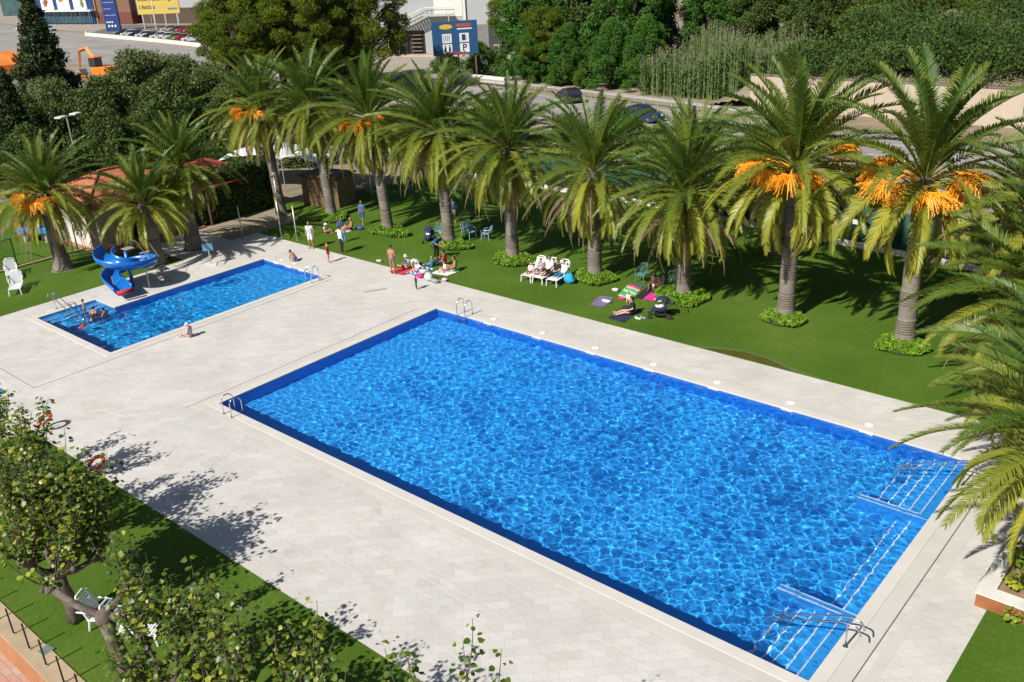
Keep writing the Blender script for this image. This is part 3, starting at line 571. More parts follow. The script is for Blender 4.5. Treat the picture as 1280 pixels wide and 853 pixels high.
# dark hedge at the corner of the pool lawn
def hedge(name, x0, y0, x1, y1, h, th, mat_, seed, dens=260, size=.12, label='', cat='hedge'):
    r = np.random.RandomState(seed); L = math.hypot(x1-x0, y1-y0); n = int(dens*L*(2*h+th)); d = np.array([x1-x0, y1-y0])/L; nn = np.array([-d[1], d[0]])
    a = r.uniform(0, L, n); s_ = r.uniform(-1, 1, n); z = r.uniform(0, 1, n); k = r.uniform(0, 1, n); top = k < th/(2*h+th)
    off = np.where(top, s_*th/2, np.sign(s_)*th/2*r.uniform(.75, 1.12, n)); zz = np.where(top, h*r.uniform(.92, 1.06, n), z*h); zz += .08*np.sin(a*2.1)+.06*np.sin(a*4.7)
    P = np.stack([x0+d[0]*a+nn[0]*off, y0+d[1]*a+nn[1]*off, np.clip(zz, .02, None)], -1)
    o = empty(name, (0, 0, 0), 0, label, cat); link('foliage', leafmesh('foliage', P, r, size), mat_, o)
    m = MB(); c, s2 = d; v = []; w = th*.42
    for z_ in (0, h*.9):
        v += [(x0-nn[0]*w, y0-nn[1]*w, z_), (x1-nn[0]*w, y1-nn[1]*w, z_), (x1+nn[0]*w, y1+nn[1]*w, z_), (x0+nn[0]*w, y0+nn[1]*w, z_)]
    m.add(v, [(0, 1, 2, 3), (4, 5, 6, 7), (0, 1, 5, 4), (1, 2, 6, 5), (2, 3, 7, 6), (3, 0, 4, 7)]); m.build('dark_core', pm('hedge_core', (.03, .04, .015), (.02, .03, .01), 6, .95), o)  # solid block filling the hedge, coloured darker than its leaves
    return o
hedge('hedge', -24.6, 14.4, -24.6, 20.4, 3.3, 1.2, DARKG, 3, label='tall dark hedge in shadow at the corner of the pool lawn')
hedge('hedge', -70, 42.5, -58, 38.5, 3.2, 3., HEDGE, 4, 60, .22, label='long rounded green hedge below the road, left of the pines')
# scrub hill, reeds
def hill_z(x, y): return 3.4+np.clip((y-71)/60, 0, 3)*4.5+.8*np.sin(x*.07+1)+.6*np.sin(y*.09)
X, Y = np.meshgrid(np.linspace(-11, 160, 60), np.linspace(69.75, 420, 80)); Z = hill_z(X, Y); Z[0] = 3.3; Z[:, 0] = -.1; Z[:, 1] *= .6
idx = np.arange(X.size).reshape(X.shape); q = np.stack([idx[:-1, :-1], idx[:-1, 1:], idx[1:, 1:], idx[1:, :-1]], -1).reshape(-1, 4)
tag(link('hill', npmesh('hill', np.stack([X, Y, Z], -1).reshape(-1, 3), q), pm('hill_soil', (.12, .125, .05), (.2, .17, .10), .12, .95), smooth=True), kind='structure')
r = np.random.RandomState(77); P = []; T = []
for i in range(2600):
    yy = 70.6+300*r.uniform(0, 1)**1.7; xx = r.uniform(-10, 30+yy*.45)
    if 90 < yy < 175 and -6-(yy-90)*.2 < xx < 2 and r.uniform() < .7: continue
    zz = float(hill_z(xx, yy))+.9*math.sin(xx*.31+yy*.13)*math.sin(yy*.23-xx*.11); rad = r.uniform(.8, 3.0)*(1+yy/400); n = int(420 if yy < 130 else 190); d = rdirs(r, n, .5); d[:, 2] = np.abs(d[:, 2])
    P.append(np.array([xx, yy, zz+.2])+d*np.array([rad, rad, rad*.8])*r.uniform(.55, 1, (n, 1))); T.append(np.full(n, r.uniform(-.2, .75))+r.uniform(-.1, .35, n))
P = np.concatenate(P); sz = .15*(1+np.clip(P[:, 1]-80, 0, 400)/140)
U = rdirs(r, len(P), .4); Sd = np.cross(U, rdirs(r, len(P))); Sd /= np.linalg.norm(Sd, axis=1)[:, None]; h_ = sz*r.uniform(.6, 1.2, len(P))
V, Q, t_ = cards(P, U, Sd, h_, h_*.55, np.clip(np.concatenate(T), 0, 1))
tag(link('scrub', npmesh('scrub', V, Q, None, t_), SCR), 'dense low green scrub covering the hill behind the concrete wall', 'scrub', kind='stuff')
REED = fol('reed_leaf', (.05, .12, .03), (.20, .27, .10)); PLUME = pm('reed_plume', (.22, .17, .13), (.15, .11, .085), rough=.9, attr='tint')
r = np.random.RandomState(5); n = 2000; X0 = r.uniform(-27, -10, n); Y0 = r.uniform(71.2, 84, n); keep = ~((X0 > -15) & (Y0 < 72.5)); X0, Y0 = X0[keep], Y0[keep]; n = len(X0)
H0 = r.uniform(3.4, 6.4, n)*(.78+.3*np.sin(X0*.55+1)*np.sin(Y0*.5))*np.clip(.45+(X0+27)/5, .5, 1)*np.clip(.5+(-9.5-X0)/4, .55, 1)+.6; Vs = []; Qs = []; Tt = []; b = 0
for k in range(11):
    a = r.uniform(0, 6.28, n); z0 = H0*(.12+.8*k/11); l = r.uniform(.5, 1.0, n); out = np.stack([np.cos(a), np.sin(a), 0*a], -1); sd = np.stack([-np.sin(a), np.cos(a), 0*a], -1)*.035
    p0 = np.stack([X0, Y0, z0], -1); p1 = p0+out*l[:, None]*.4+np.array([0, 0, 1])*l[:, None]*.45; p2 = p0+out*l[:, None]+np.array([0, 0, 1])*l[:, None]*.25; i = np.arange(n)
    Vs += [p0-sd, p0+sd, p1+sd*1.6, p1-sd*1.6, p2-sd*.2, p2+sd*.2]; Qs += [np.stack([b+i, b+n+i, b+2*n+i, b+3*n+i], -1), np.stack([b+3*n+i, b+2*n+i, b+5*n+i, b+4*n+i], -1)]; b += 6*n; t0 = r.uniform(0, 1, n); Tt += [t0, t0]
p0 = np.stack([X0, Y0, 0*X0], -1); p1 = np.stack([X0, Y0, H0], -1); s_ = np.array([.03, .03, 0]); i = np.arange(n)
Vs += [p0-s_, p0+s_, p1+s_*.5, p1-s_*.5]; Qs.append(np.stack([b+i, b+n+i, b+2*n+i, b+3*n+i], -1)); Tt.append(np.full(n, .9))
o = link('reeds', npmesh('reeds', np.concatenate(Vs), np.concatenate(Qs), None, np.concatenate(Tt)), REED); tag(o, 'tall giant reeds growing in a dense stand behind the guard rail', 'reeds', kind='stuff')
sel = np.where(r.uniform(size=n) < .3)[0]; m = 8; P = np.repeat(p1[sel], m, 0)+r.normal(size=(len(sel)*m, 3))*np.array([.09, .09, .22])
link('plumes', leafmesh('plumes', P, r, .14, .3, 1.5), PLUME, o)
# ---------------------------------------------------------------- roads and far ground
tag(polysheet('road', [(-420, 92), (-230, 66), (-125, 60), (-60, 56), (-20, 54.5), (60, 53.0), (140, 40), (140, 46), (60, 61.0), (-6, 62.5), (-20, 65.5), (-36, 67.5), (-60, 70), (-100, 78), (-130, 84), (-235, 100), (-420, 130)], -.02, ASPH), kind='structure')
tag(polysheet('forecourt', [(-100, 77.9), (-60, 69.9), (-47, 72.5), (-44, 82), (-60, 110), (-110, 112), (-106, 86)], -.012, FORE), kind='structure')
tag(polysheet('car_park', [(-204, 96.2), (-128, 85.2), (-112, 92), (-112, 134), (-221, 116), (-236, 112)], .0, pm('car_park_asphalt', (.14, .135, .13), (.11, .105, .10), .2, .95)), kind='structure')
tag(polysheet('far_paving', [(-420, 131), (-235, 101), (-208, 99), (-262, 150), (-330, 200), (-420, 220)], .01, FORE), kind='structure')
tag(polysheet('road_verge', [(-6, 62.6), (60, 61.1), (60, 69.6), (-12, 70.2), (-10, 66.5)], -.015, pm('dry_verge', (.30, .23, .15), (.16, .13, .08), .6, .95, bump=.5)), kind='structure')
tag(polysheet('dirt_yard', [(-150, 30), (-72, 18), (-66, 40), (-120, 56), (-150, 58)], -.012, pm('yard_dirt', (.22, .19, .15), (.13, .11, .085), .25, .95)), kind='structure')
LINE = pm('road_paint', (.62, .6, .56), (.5, .48, .44), 2, .8)
mb = MB()
for a, b in (((-125, 71.5), (-60, 63)), ((-60, 63), (-20, 60)), ((-20, 60), (40, 57.3)), ((-230, 83), (-125, 71.5))):
    d = Vector((b[0]-a[0], b[1]-a[1], 0)); n_ = Vector((-d.y, d.x, 0)).normalized()*.08; A = Vector((*a, -.014)); B = Vector((*b, -.014)); mb.add([A-n_, B-n_, B+n_, A+n_], [(0, 1, 2, 3)])
for a, b in (((-60, 57), (-20, 55.3)), ((-20, 55.3), (40, 53.9)), ((-20, 64.6), (-8, 62.0)), ((-60, 69.0), (-36, 66.8))):
    d = Vector((b[0]-a[0], b[1]-a[1], 0)); n_ = Vector((-d.y, d.x, 0)).normalized()*.07; A = Vector((*a, -.014)); B = Vector((*b, -.014)); mb.add([A-n_, B-n_, B+n_, A+n_], [(0, 1, 2, 3)])
tag(mb.build('road_markings', LINE, fixn=False), kind='structure')
# ---------------------------------------------------------------- concrete wall, guard rail, kerbs
CONC = pm('old_concrete', (.50, .42, .33), (.40, .33, .25), .5, .9); CONCD = pm('concrete_dark', (.20, .16, .13), (.15, .12, .1), 2, .9); WHITEC = pm('white_concrete', (.68, .66, .62), (.55, .53, .49), 1.5, .8)
w = empty('concrete_wall', (0, 69.5, 0), 0, 'long beige concrete panel wall holding back the scrub hill behind the road', 'wall')
mb = MB()
for i in range(14):
    x = -12.6+i*6.2; mb.box(x+.03, -.12, -.1, x+6.17, .12, 3.15)
mb.build('panel', CONC, w); mb = MB(); mb.box(-12.6, -.2, 3.152, 72, .2, 3.28); mb.build('capping', CONCD, w)
nx_ = 14; mb = MB()
for j in range(6):
    for i in range(nx_):
        u, v_ = i/(nx_-1), j/5; mb.v.append((-17.8+5.22*u, -.5+3.2*v_+.25*math.sin(i*1.9+j), max(0, (u**1.3)*2.9*(.35+.65*v_)+.22*math.sin(i*2.3+j*1.7)*u)))
for j in range(5):
    for i in range(nx_-1): k = j*nx_+i; mb.f.append((k, k+1, k+nx_+1, k+nx_))
mb.build('earth_bank', EARTH, w, fixn=False, smooth=True)
GALV = pm('galvanised_steel', (.62, .62, .6), (.5, .5, .48), 4, .45, metal=.6); CHROME = pm('stainless_steel', (.75, .76, .78), (.68, .69, .71), 8, .18, metal=1.)
g = empty('guard_rail', (0, 0, 0), 0, 'galvanised guard rail curving along the road below the ivy and reeds', 'guard rail')
path = [(-58, 71.2), (-43, 69.6), (-36, 68.5), (-28, 67.3), (-20, 66.0), (-13, 64.6), (-7, 63.6)]
mb = MB()
for i in range(len(path)-1):
    a, b = Vector((*path[i], 0)), Vector((*path[i+1], 0)); n_ = Vector((-(b-a).y, (b-a).x, 0)).normalized()
    for z0, z1, o1 in ((.5, .58, .02), (.58, .66, -.03), (.66, .74, .02), (.74, .80, -.03)):
        mb.add([a+n_*o1+Vector((0, 0, z0)), b+n_*o1+Vector((0, 0, z0)), b-n_*o1+Vector((0, 0, z1)), a-n_*o1+Vector((0, 0, z1))], [(0, 1, 2, 3)])
mb.build('rail', GALV, g, fixn=False)
for i in range(26):
    u = i/25*(len(path)-1.001); k = int(u); p = Vector((*path[k], 0)).lerp(Vector((*path[k+1], 0)), u-k); mb = MB(); mb.box(p.x-.05, p.y+.06, 0, p.x+.05, p.y+.18, .78); mb.build('post', GALV, g)
# ---------------------------------------------------------------- green fence of the pool lawn
GSCR = pm('green_screen', (.008, .065, .040), (.004, .04, .026), 1.2, .75); GPOST = pm('green_post', (.02, .12, .06), (.015, .09, .05), 4, .5)
def fence(name, a, b, h, label, scr=GSCR, step=2.6, base=True, grp=None):
    d = Vector((b[0]-a[0], b[1]-a[1])); L = d.length; o = empty(name, (a[0], a[1], 0), math.atan2(d.y, d.x), label, 'fence', grp)
    if base: m = MB(); m.box(0, -.16, 0, L, .14, .32); m.build('base_wall', WHITEC, o, bevel=.02)
    m = MB(); nseg = int(L/.5); vs = []
    for i in range(nseg+1):
        x = L*i/nseg; yy = .03*math.sin(x*2.3)+.02*math.sin(x*5.1)
        vs += [(x, yy-.01, .33), (x, yy, h), (x, yy+.012, h), (x, yy+.002, .33)]
    for i in range(nseg):
        for k in range(4): m.f.append((i*4+k, i*4+(k+1) % 4, i*4+4+(k+1) % 4, i*4+4+k))
    m.v = vs; m.build('screen', scr, o, smooth=True)
    for i in range(int(L/step)+1):
        p = MB(); p.tube([(i*step, -.06, .3 if base else 0), (i*step, -.06, h+.06)], .03, 6); p.build('post', GPOST, o)
    return o
fence('screen_fence', (-1, 33.6), (21.5, 31.5), 2.35, 'green mesh screen fence on a white base wall behind the tall fruiting palms')
fence('screen_fence', (-20, 33.8), (-1.1, 33.7), 2.35, 'shaded green screen fence behind the middle palms')
fence('screen_fence', (21.6, 31.4), (40, 29.5), 2.35, 'green screen fence running out of the picture behind the rightmost palm')
nb = MB(); nb.box(0, 0, 0, .34, .012, .26); nt = nb.build('notice', WHITEC); tag(nt, 'small white notice fixed on the green fence between the fruiting palms', 'notice'); nt.location = (12.9, 32.12, 1.35); nt.rotation_euler = (0, 0, -.09)
# ---------------------------------------------------------------- white house with tiled roof, shed, canopies
RENDER_ = pm('white_render', (.66, .62, .56), (.54, .50, .44), 1.2, .85); CREAM = pm('cream_render', (.68, .6, .48), (.58, .5, .4), 1.5, .85); TERRA = pm('terracotta_floor', (.36, .17, .10), (.28, .12, .075), 2, .8)
def roof_mat():
    m = pm('roof_tiles', (.58, .20, .10), (.42, .13, .065), 3.5, .8); n = m.node_tree; P = n.nodes['Principled BSDF']
    w_ = n.nodes.new('ShaderNodeTexWave'); w_.inputs['Scale'].default_value = 1.6; w_.bands_direction = 'X'; tc = n.nodes.new('ShaderNodeTexCoord'); n.links.new(tc.outputs['Object'], w_.inputs['Vector'])
    b = n.nodes.new('ShaderNodeBump'); b.inputs['Distance'].default_value = .08; n.links.new(w_.outputs['Fac'], b.inputs['Height']); n.links.new(b.outputs[0], P.inputs['Normal']); return m
ROOF = roof_mat(); WOODD = pm('dark_wood', (.12, .07, .04), (.08, .045, .025), 6, .8); BLACKR = pm('dark_opening', (.015, .015, .017), (.01, .01, .012), 4, .6)
h = empty('pool_house', (-25.6, 9.5, 0), 0, 'low white pool house with terracotta tiled roof behind the blue slide', 'house')
m = MB(); m.box(-4.2, -1.9, 0, .0, -1.7, 2.7).box(-4.2, -1.7, 0, -4.0, 4.6, 2.7).box(-4.0, 4.4, 0, .8, 4.6, 2.7).box(-.2, -1.7, 0, 0, .6, 2.7).box(-.2, 1.9, 0, 0, 4.4, 2.7).box(.6, 2.2, 0, .8, 4.4, 2.7); m.build('wall', RENDER_, h)
m = MB()
a = [(-4.9, -2.5, 2.7), (1.5, -2.5, 2.7), (1.5, 5.1, 2.7), (-4.9, 5.1, 2.7), (-1.9, .4, 4.1), (-1.9, 2.4, 4.1)]
m.add(a+[(x, y, z+.14) for x, y, z in a], [(6, 7, 10), (7, 8, 11, 10), (8, 9, 11), (9, 6, 10, 11), (0, 1, 7, 6), (1, 2, 8, 7), (2, 3, 9, 8), (3, 0, 6, 9), (3, 2, 1, 0)]); rf = m.build('roof', ROOF, h)
m = MB(); m.tube([(-1.9, .4, 4.27), (-1.9, 2.4, 4.27)], .1, 8); 
for p in (a[0], a[1]): m.tube([(-1.9, .4, 4.27), (p[0], p[1], p[2]+.17)], .09, 8)
for p in (a[2], a[3]): m.tube([(-1.9, 2.4, 4.27), (p[0], p[1], p[2]+.17)], .09, 8)
m.build('ridge_tiles', ROOF, rf)
m = MB(); m.box(-4.6, -2.3, .0, 1.9, 5.0, .045); m.build('terrace_floor', TERRA, h)
for y in (-1.6, 0.2, 1.5): m = MB(); m.box(.75, y-.14, .045, 1.03, y+.14, 2.68); m.build('column', CREAM, h, bevel=.02)
m = MB(); m.box(-.15, .62, .045, -.1, 1.88, 2.2); m.build('door', BLACKR, h)
m = MB(); m.box(1.035, .12, 1.55, 1.05, .3, 1.85); m.build('fire_sign', pm('red_paint', (.62, .03, .03), (.5, .02, .02), 5, .5), h)
m = MB(); m.box(1.95, -1.9, 0, 2.3, 1.7, .22).box(2.3, -1.9, 0, 2.6, 1.7, .11); m.build('step', TERRA, h, bevel=.015)
REDR = pm('red_metal_roof', (.40, .055, .05), (.30, .04, .04), .9, .6)
h2 = empty('bar_shelter', (-26.4, 17.0, 0), R_(8), 'open bar shelter with flat dark red sloping roof, beside the dark hedge', 'shelter')
m = MB(); v = [(-3.6, -2.6, 3.0), (2.6, -2.6, 2.45), (2.6, 2.6, 2.45), (-3.6, 2.6, 3.0)]; m.add(v+[(x, y, z+.07) for x, y, z in v], [(3, 2, 1, 0), (4, 5, 6, 7), (0, 1, 5, 4), (1, 2, 6, 5), (2, 3, 7, 6), (3, 0, 4, 7)]); m.build('roof', REDR, h2)
for x, y in ((-3.3, -2.3), (2.3, -2.3), (2.3, 2.3), (-3.3, 2.3)): m = MB(); m.box(x-.06, y-.06, 0, x+.06, y+.06, 2.45); m.build('post', WOODD, h2)
m = MB(); m.box(-3.2, -2.1, 0, 1.8, 2.1, 1.05); m.build('counter', pm('bar_counter', (.3, .26, .2), (.2, .17, .13), 2, .8), h2, bevel=.03)
m = MB(); m.box(1.85, -2.2, 0.0, 1.95, 2.2, 1.9); m.build('back_screen', GSCR, h2)
FABRIC = pm('white_canvas', (.72, .72, .72), (.60, .60, .61), 1.5, .8)
def canopy(x, y, rx, ry, z, rz, label):
    o = empty('canopy', (x, y, 0), rz, label, 'canopy', 'white canvas canopies above the terrace'); n = 14; vs = []; fs = []
    for j in range(n+1):
        for i in range(n+1):
            u, v_ = i/n*2-1, j/n*2-1; zz = z+.55*(1-abs(u))**.8*(1-abs(v_)*.6)-.18*(u*u)*(v_*v_)+.05*math.sin(u*9); vs.append((u*rx, v_*ry, zz))
    for j in range(n):
        for i in range(n): k = j*(n+1)+i; fs.append((k, k+1, k+n+2, k+n+1))
    b = len(vs); vs += [(x_, y_, z_-.02) for x_, y_, z_ in vs]; fs += [tuple(q+b for q in f[::-1]) for f in fs]; m = MB(); m.add(vs, fs); m.build('fabric', FABRIC, o, smooth=True, fixn=False)
    for sx in (-1, 1):
        for sy in (-1, 1): m = MB(); m.tube([(sx*rx*.97, sy*ry*.97, 0), (sx*rx*.97, sy*ry*.97, z-.16)], .04, 6); m.build('pole', GALV, o)
canopy(-30.2, 24.2, 2.6, 2.4, 2.55, .5, 'white peaked canvas canopy seen left of the leaning palm'); canopy(-25.8, 25.6, 2.0, 2.0, 2.5, .2, 'white canvas canopy right behind the brown reed shed'); canopy(-21.8, 27.2, 1.9, 1.7, 2.3, .1, 'small white canvas canopy between two palm trunks')
REEDW = pm('reed_matting', (.30, .19, .11), (.17, .10, .055), 14, .9, bump=.6)
o = empty('reed_shed', (-21.0, 22.9, 0), R_(14), 'brown reed-clad shed under the palm fronds at the back of the lawn', 'shed')
m = MB()
for i in range(46): x = -1.5+i*.066; m.tube([(x, -1.0, 0), (x+rnd.uniform(-.01, .01), -1.0, 2.1+rnd.uniform(-.04, .04))], .036, 5)
for i in range(30): y = -1.0+i*.066; m.tube([(1.52, y, 0), (1.52, y, 2.1+rnd.uniform(-.04, .04))], .036, 5); m.tube([(-1.52, y, 0), (-1.52, y, 2.08)], .036, 5)
m.build('wall', REEDW, o); m = MB(); m.box(-1.7, -1.2, 2.12, 1.7, 1.2, 2.2); m.build('roof', WOODD, o); m = MB(); m.box(-1.45, -.95, 0, 1.45, .95, 2.05); m.build('frame', WOODD, o)
# steel poles on the lawn corner
PG2 = 'thin steel poles at the corner of the pool lawn'
def pole(x, y, h_, label, lamp=False, tip=None):
    o = empty('steel_pole', (x, y, 0), 0, label, 'pole', PG2); m = MB(); m.tube([(0, 0, 0), (0, 0, h_)], .045, 8); m.build('shaft', GALV, o, smooth=True); m = MB(); m.lathe([(.11, 0), (.11, .02), (.05, .03)], n=12); m.build('base_plate', GALV, o)
    if lamp: m = MB(); m.ell((0, 0, h_+.12), (.17, .17, .14)); m.build('lamp_globe', WHITEC, o, smooth=True)
    if tip: m = MB(); m.tube([(0, 0, h_-.02), (0, 0, h_+.16)], .06, 8); m.build('cap', tip, o)
YEL = pm('yellow_tape', (.6, .55, .05), (.5, .45, .04), 6, .6)
pole(-18.9, 14.1, 2.2, 'steel pole at the edge of the dark shade beside the terrace'); pole(-17.1, 15.75, 2.4, 'steel pole with bent top on the lawn corner', tip=YEL); pole(-15.7, 15.9, 2.05, 'steel pole with yellow tape at its top on the lawn edge', tip=YEL); pole(-21.0, 18.5, 2.9, 'taller lamp pole with a white globe near the reed shed', lamp=True)
# ---------------------------------------------------------------- left lawn: table tennis, fence, wall, floodlight
TBLUE = pm('table_blue', (.03, .25, .62), (.025, .2, .52), 2, .45); STONEW = pm('stone_wall', (.36, .31, .24), (.25, .21, .16), 2, .9, bump=.6)
o = empty('tennis_table', (-30.7, 6.6, 0), R_(28), 'blue table tennis table on concrete legs on the left lawn', 'table tennis table')
m = MB(); m.box(-1.37, -.76, .74, 1.37, .76, .80); m.build('table_top', TBLUE, o, bevel=.02); m = MB(); m.box(-.015, -.8, .803, .015, .8, .95); m.build('net', GALV, o)
m = MB(); m.box(-1.36, -.012, .801, 1.36, .012, .806); m.build('centre_line', WHITEC, o)
for sx in (-.8, .8): m = MB(); m.box(sx-.08, -.5, 0, sx+.08, .5, .738); m.build('leg', GALV, o, bevel=.02)
o = empty('climbing_board', (-28.4, 8.9, 0), R_(62), 'low blue bench board lying on the stone edge of the left lawn', 'bench')
m = MB(); m.box(-1.9, -.2, .34, 1.9, .2, .40); m.build('seat', TBLUE, o, bevel=.01)
for x in (-1.5, 1.5): m = MB(); m.box(x-.08, -.17, 0, x+.08, .17, .34); m.build('leg', CONC, o)
o = empty('stone_wall', (0, 0, 0), 0, 'low stone wall behind the left lawn under the dark trees', 'wall'); m = MB(); m.box(-44, 12.6, 0, -26.6, 12.95, .7); m.build('wall', STONEW, o)
o = tag(MB().box(-26.05, 1.0, 0.0, -25.9, 7.3, .14).build('wooden_edging', pm('edging_wood', (.45, .36, .24), (.35, .27, .17), 4, .8), bevel=.01), 'pale timber edging board across the left lawn', 'edging')
m = MB(); m.lathe([(.34, 0), (.36, .1), (.30, 1.0), (.36, 1.08)], n=4); o = m.build('litter_bin', pm('bin_wood', (.35, .22, .12), (.27, .16, .09), 6, .8), bevel=.01); o.location = (-33.2, 6.4, 0.02); tag(o, 'square brown litter bin left of the table tennis table', 'bin')
o = empty('netted_cage', (-26.4, 1.7, 0), R_(5), 'green netted cage frame at the left picture edge behind the white loungers', 'cage')
m = MB()
for p, q in (((0, 0), (0, 1.6)), ((0, 1.6), (-2.4, 1.6)), ((-2.4, 1.6), (-2.4, 0)), ((-2.4, 0), (0, 0))): m.tube([(p[0], p[1], 1.7), (q[0], q[1], 1.7)], .035, 6)
for p in ((0, 0), (0, 1.6), (-2.4, 1.6), (-2.4, 0)): m.tube([(*p, 0), (*p, 1.72)], .04, 6)
m.build('frame', GPOST, o); m = MB()
for i in range(17): z = .1*i; m.tube([(0, 0, z), (0, 1.6, z)], .006, 3); m.tube([(0, i*.1, 0), (0, i*.1, 1.7)], .006, 3); m.tube([(-i*.15, 0, 0), (-i*.15, 0, 1.7)], .006, 3); m.tube([(-2.4, 0, z), (0, 0, z)], .006, 3)
m.build('net', GPOST, o)
for x, y, lb in ((-25.5, 6.6, 'grey fence post on the lawn right of the table tennis table'), (-25.7, 8.0, 'dark thin fence post beside the white house corner')):
    o = tag(MB().tube([(0, 0, 0), (0, 0, 2.3)], .05, 8).build('fence_post', GALV, smooth=True), lb, 'post'); o.location = (x, y, 0)
o = empty('floodlight_mast', (-43.2, 15.6, 0), .4, 'floodlight mast with two square lamps in front of the dark trees', 'floodlight')
m = MB(); m.tube([(0, 0, 0), (0, 0, 5.6)], .06, 8); m.build('mast', GALV, o); m = MB(); m.tube([(0, -.9, 5.6), (0, .9, 5.6)], .04, 6); m.build('cross_arm', GALV, o)
for y in (-.8, .8): m = MB(); m.box(-.1, y-.38, 5.62, .5, y+.38, 5.74); m.build('lamp', WHITEC, o, bevel=.02)
# ---------------------------------------------------------------- cars
GLASS = pm('car_glass', (.02, .025, .03), (.03, .035, .04), 3, .08, spec=.8); TYRE = pm('tyre', (.02, .02, .02), (.03, .03, .03), 9, .9); RIM = pm('wheel_rim', (.5, .5, .5), (.4, .4, .4), 9, .3, metal=.8)
HL = pm('headlight', (.8, .82, .84), (.7, .72, .74), 9, .1); TL = pm('tail_light', (.35, .01, .01), (.25, .01, .01), 9, .3); BUMP = pm('black_plastic', (.025, .025, .027), (.04, .04, .042), 9, .6)
def paint(nm, c): return pm('paint_'+nm, c, tuple(v*.9 for v in c), 1, .25, coat=.6)
CARC = dict(white=(.72, .73, .74), silver=(.45, .46, .47), red=(.48, .02, .025), darkgreen=(.02, .05, .05), navy=(.012, .03, .10), blue=(.02, .10, .38), green=(.16, .30, .12), black=(.012, .012, .014), grey=(.12, .125, .13))
def make_car(name, L, H, cabin, col, label):
    o = empty(name, (0, 0, 0), 0, label, 'car'); w = .87
    def tap(m_, zs, f):
        m_.v = [(x, y*(1-f*max(0, (z-zs)/(H-zs))), z) for x, y, z in m_.v]; return m_
    x0 = -L/2
    m = MB(); pr = [(x0, .28), (x0+.02, .62), (x0+.12, .86), (x0+L*.70, .93), (x0+L*.93, .76), (x0+L, .58), (x0+L, .28), (x0+L*.9, .2), (x0+.12, .2)]; m.prism(pr, -w, w, 'y'); m.build('body', col, o, bevel=.05, smooth=False)
    a, b, c, d = cabin
    m = MB(); m.prism([(x0+a, .88), (x0+b, H-.05), (x0+c, H-.05), (x0+d, .90)], -w+.03, w-.03, 'y'); tap(m, .88, .16).build('window', GLASS, o, bevel=.03)
    m = MB(); m.prism([(x0+b-.03, H-.055), (x0+b+.12, H), (x0+c-.12, H), (x0+c+.04, H-.055)], -w+.17, w-.17, 'y'); m.build('roof', col, o, bevel=.01)
    for sy in (-1, 1):
        m = MB(); yo, yi = w-.03, w-.17; m.tube([(x0+a, sy*yo, .88), (x0+b, sy*yi, H-.03), ((2*x0+b+c)/2, sy*yi, H-.02), (x0+c, sy*yi, H-.03), (x0+d, sy*yo, .90)], .035, 5); m.build('pillar', col, o)
    for sx in (.19, .81):
        for sy in (-1, 1):
            m = MB(); m.tube([(x0+L*sx, sy*(w-.2), .31), (x0+L*sx, sy*(w+.015), .31)], .31, 18); wh = m.build('wheel', TYRE, o); m = MB(); m.tube([(x0+L*sx, sy*(w-.05), .31), (x0+L*sx, sy*(w+.025), .31)], .19, 12); m.build('rim', RIM, wh)
    for sy in (-1, 1):
        m = MB(); m.box(x0+L*.93, sy*.62-.16, .60, x0+L+.005, sy*.62+.16, .74); m.build('headlight', HL, o, bevel=.03); m = MB(); m.box(x0-.01, sy*.7-.1, .62, x0+.1, sy*.7+.1, .84); m.build('tail_light', TL, o, bevel=.02)
        m = MB(); m.box(x0+d-.35, sy*(w+.1)-.08, .93, x0+d-.2, sy*(w+.1)+.08, 1.06); m.build('mirror', col, o, bevel=.02)
    m = MB(); m.box(x0+L-.02, -.55, .30, x0+L+.02, .55, .46); m.build('bumper', BUMP, o); note_kids(o); return o
car0 = make_car('parked_car', 4.0, 1.45, (.25, .75, 2.2, 3.0), paint('white', CARC['white']), 'white hatchback second from the left in the front row of the car park')
CG = 'cars in the car park'
def car(x, y, rz, col, label, group=CG, src=None, sc=None, z=0.0):
    src = src or car0; pc = paint(col, CARC[col]); return dup(src, (x, y, z), rz, label, group, sc, dict(body=pc, roof=pc, pillar=pc, mirror=pc))
car0['group'] = CG; car0.location = (-183.8, 96.2, 0); car0.rotation_euler = (0, 0, R_(-122))
fr = [('darkgreen', 'dark green car at the left end of the front row, beside the blue totem'), None, ('navy', 'navy car third in the front row, left of a white one'), ('white', 'white car fourth in the front row between two dark cars'), ('darkgreen', 'dark green car fifth in the front row'),
      ('white', 'white car sixth in the front row under the lamp post'), ('white', 'white car seventh in the front row, right of the lamp post'), ('green', 'light green car in the front row beside a red one'), ('red', 'bright red car in the front row near the right end'), ('white', 'last white car at the right end of the front row')]
for i, e_ in enumerate(fr):
    if e_: car(-187.6+i*3.9, 96.7-i*.40, R_(-122+rnd.uniform(-4, 4)), e_[0], e_[1])
br = [('silver', 'silver car at the left of the back row below the yellow billboard'), ('grey', 'grey car second in the back row below the billboard'), ('red', 'large dark red car in the back row behind the white ones'), ('darkgreen', 'dark car right of the red one in the back row'), ('silver', 'pale car in the middle of the back row'), ('blue', 'blue car in the back row'), ('darkgreen', 'dark teal car in the back row near the pines'), ('grey', 'grey car at the right of the back row')]
for i, (c_, lb) in enumerate(br): car(-184+i*4.1, 106.5-i*.4, R_(-122+rnd.uniform(-5, 5)), c_, lb)
for x, y, c_, lb in ((-168, 118, 'silver', 'silver car in the third row under the grey building'), (-160, 117, 'red', 'red car in the third row at the edge of the pines'), (-152, 117, 'darkgreen', 'dark green car in the third row beside the red one')): car(x, y, R_(-122), c_, lb)
RG = 'cars driving on the road'
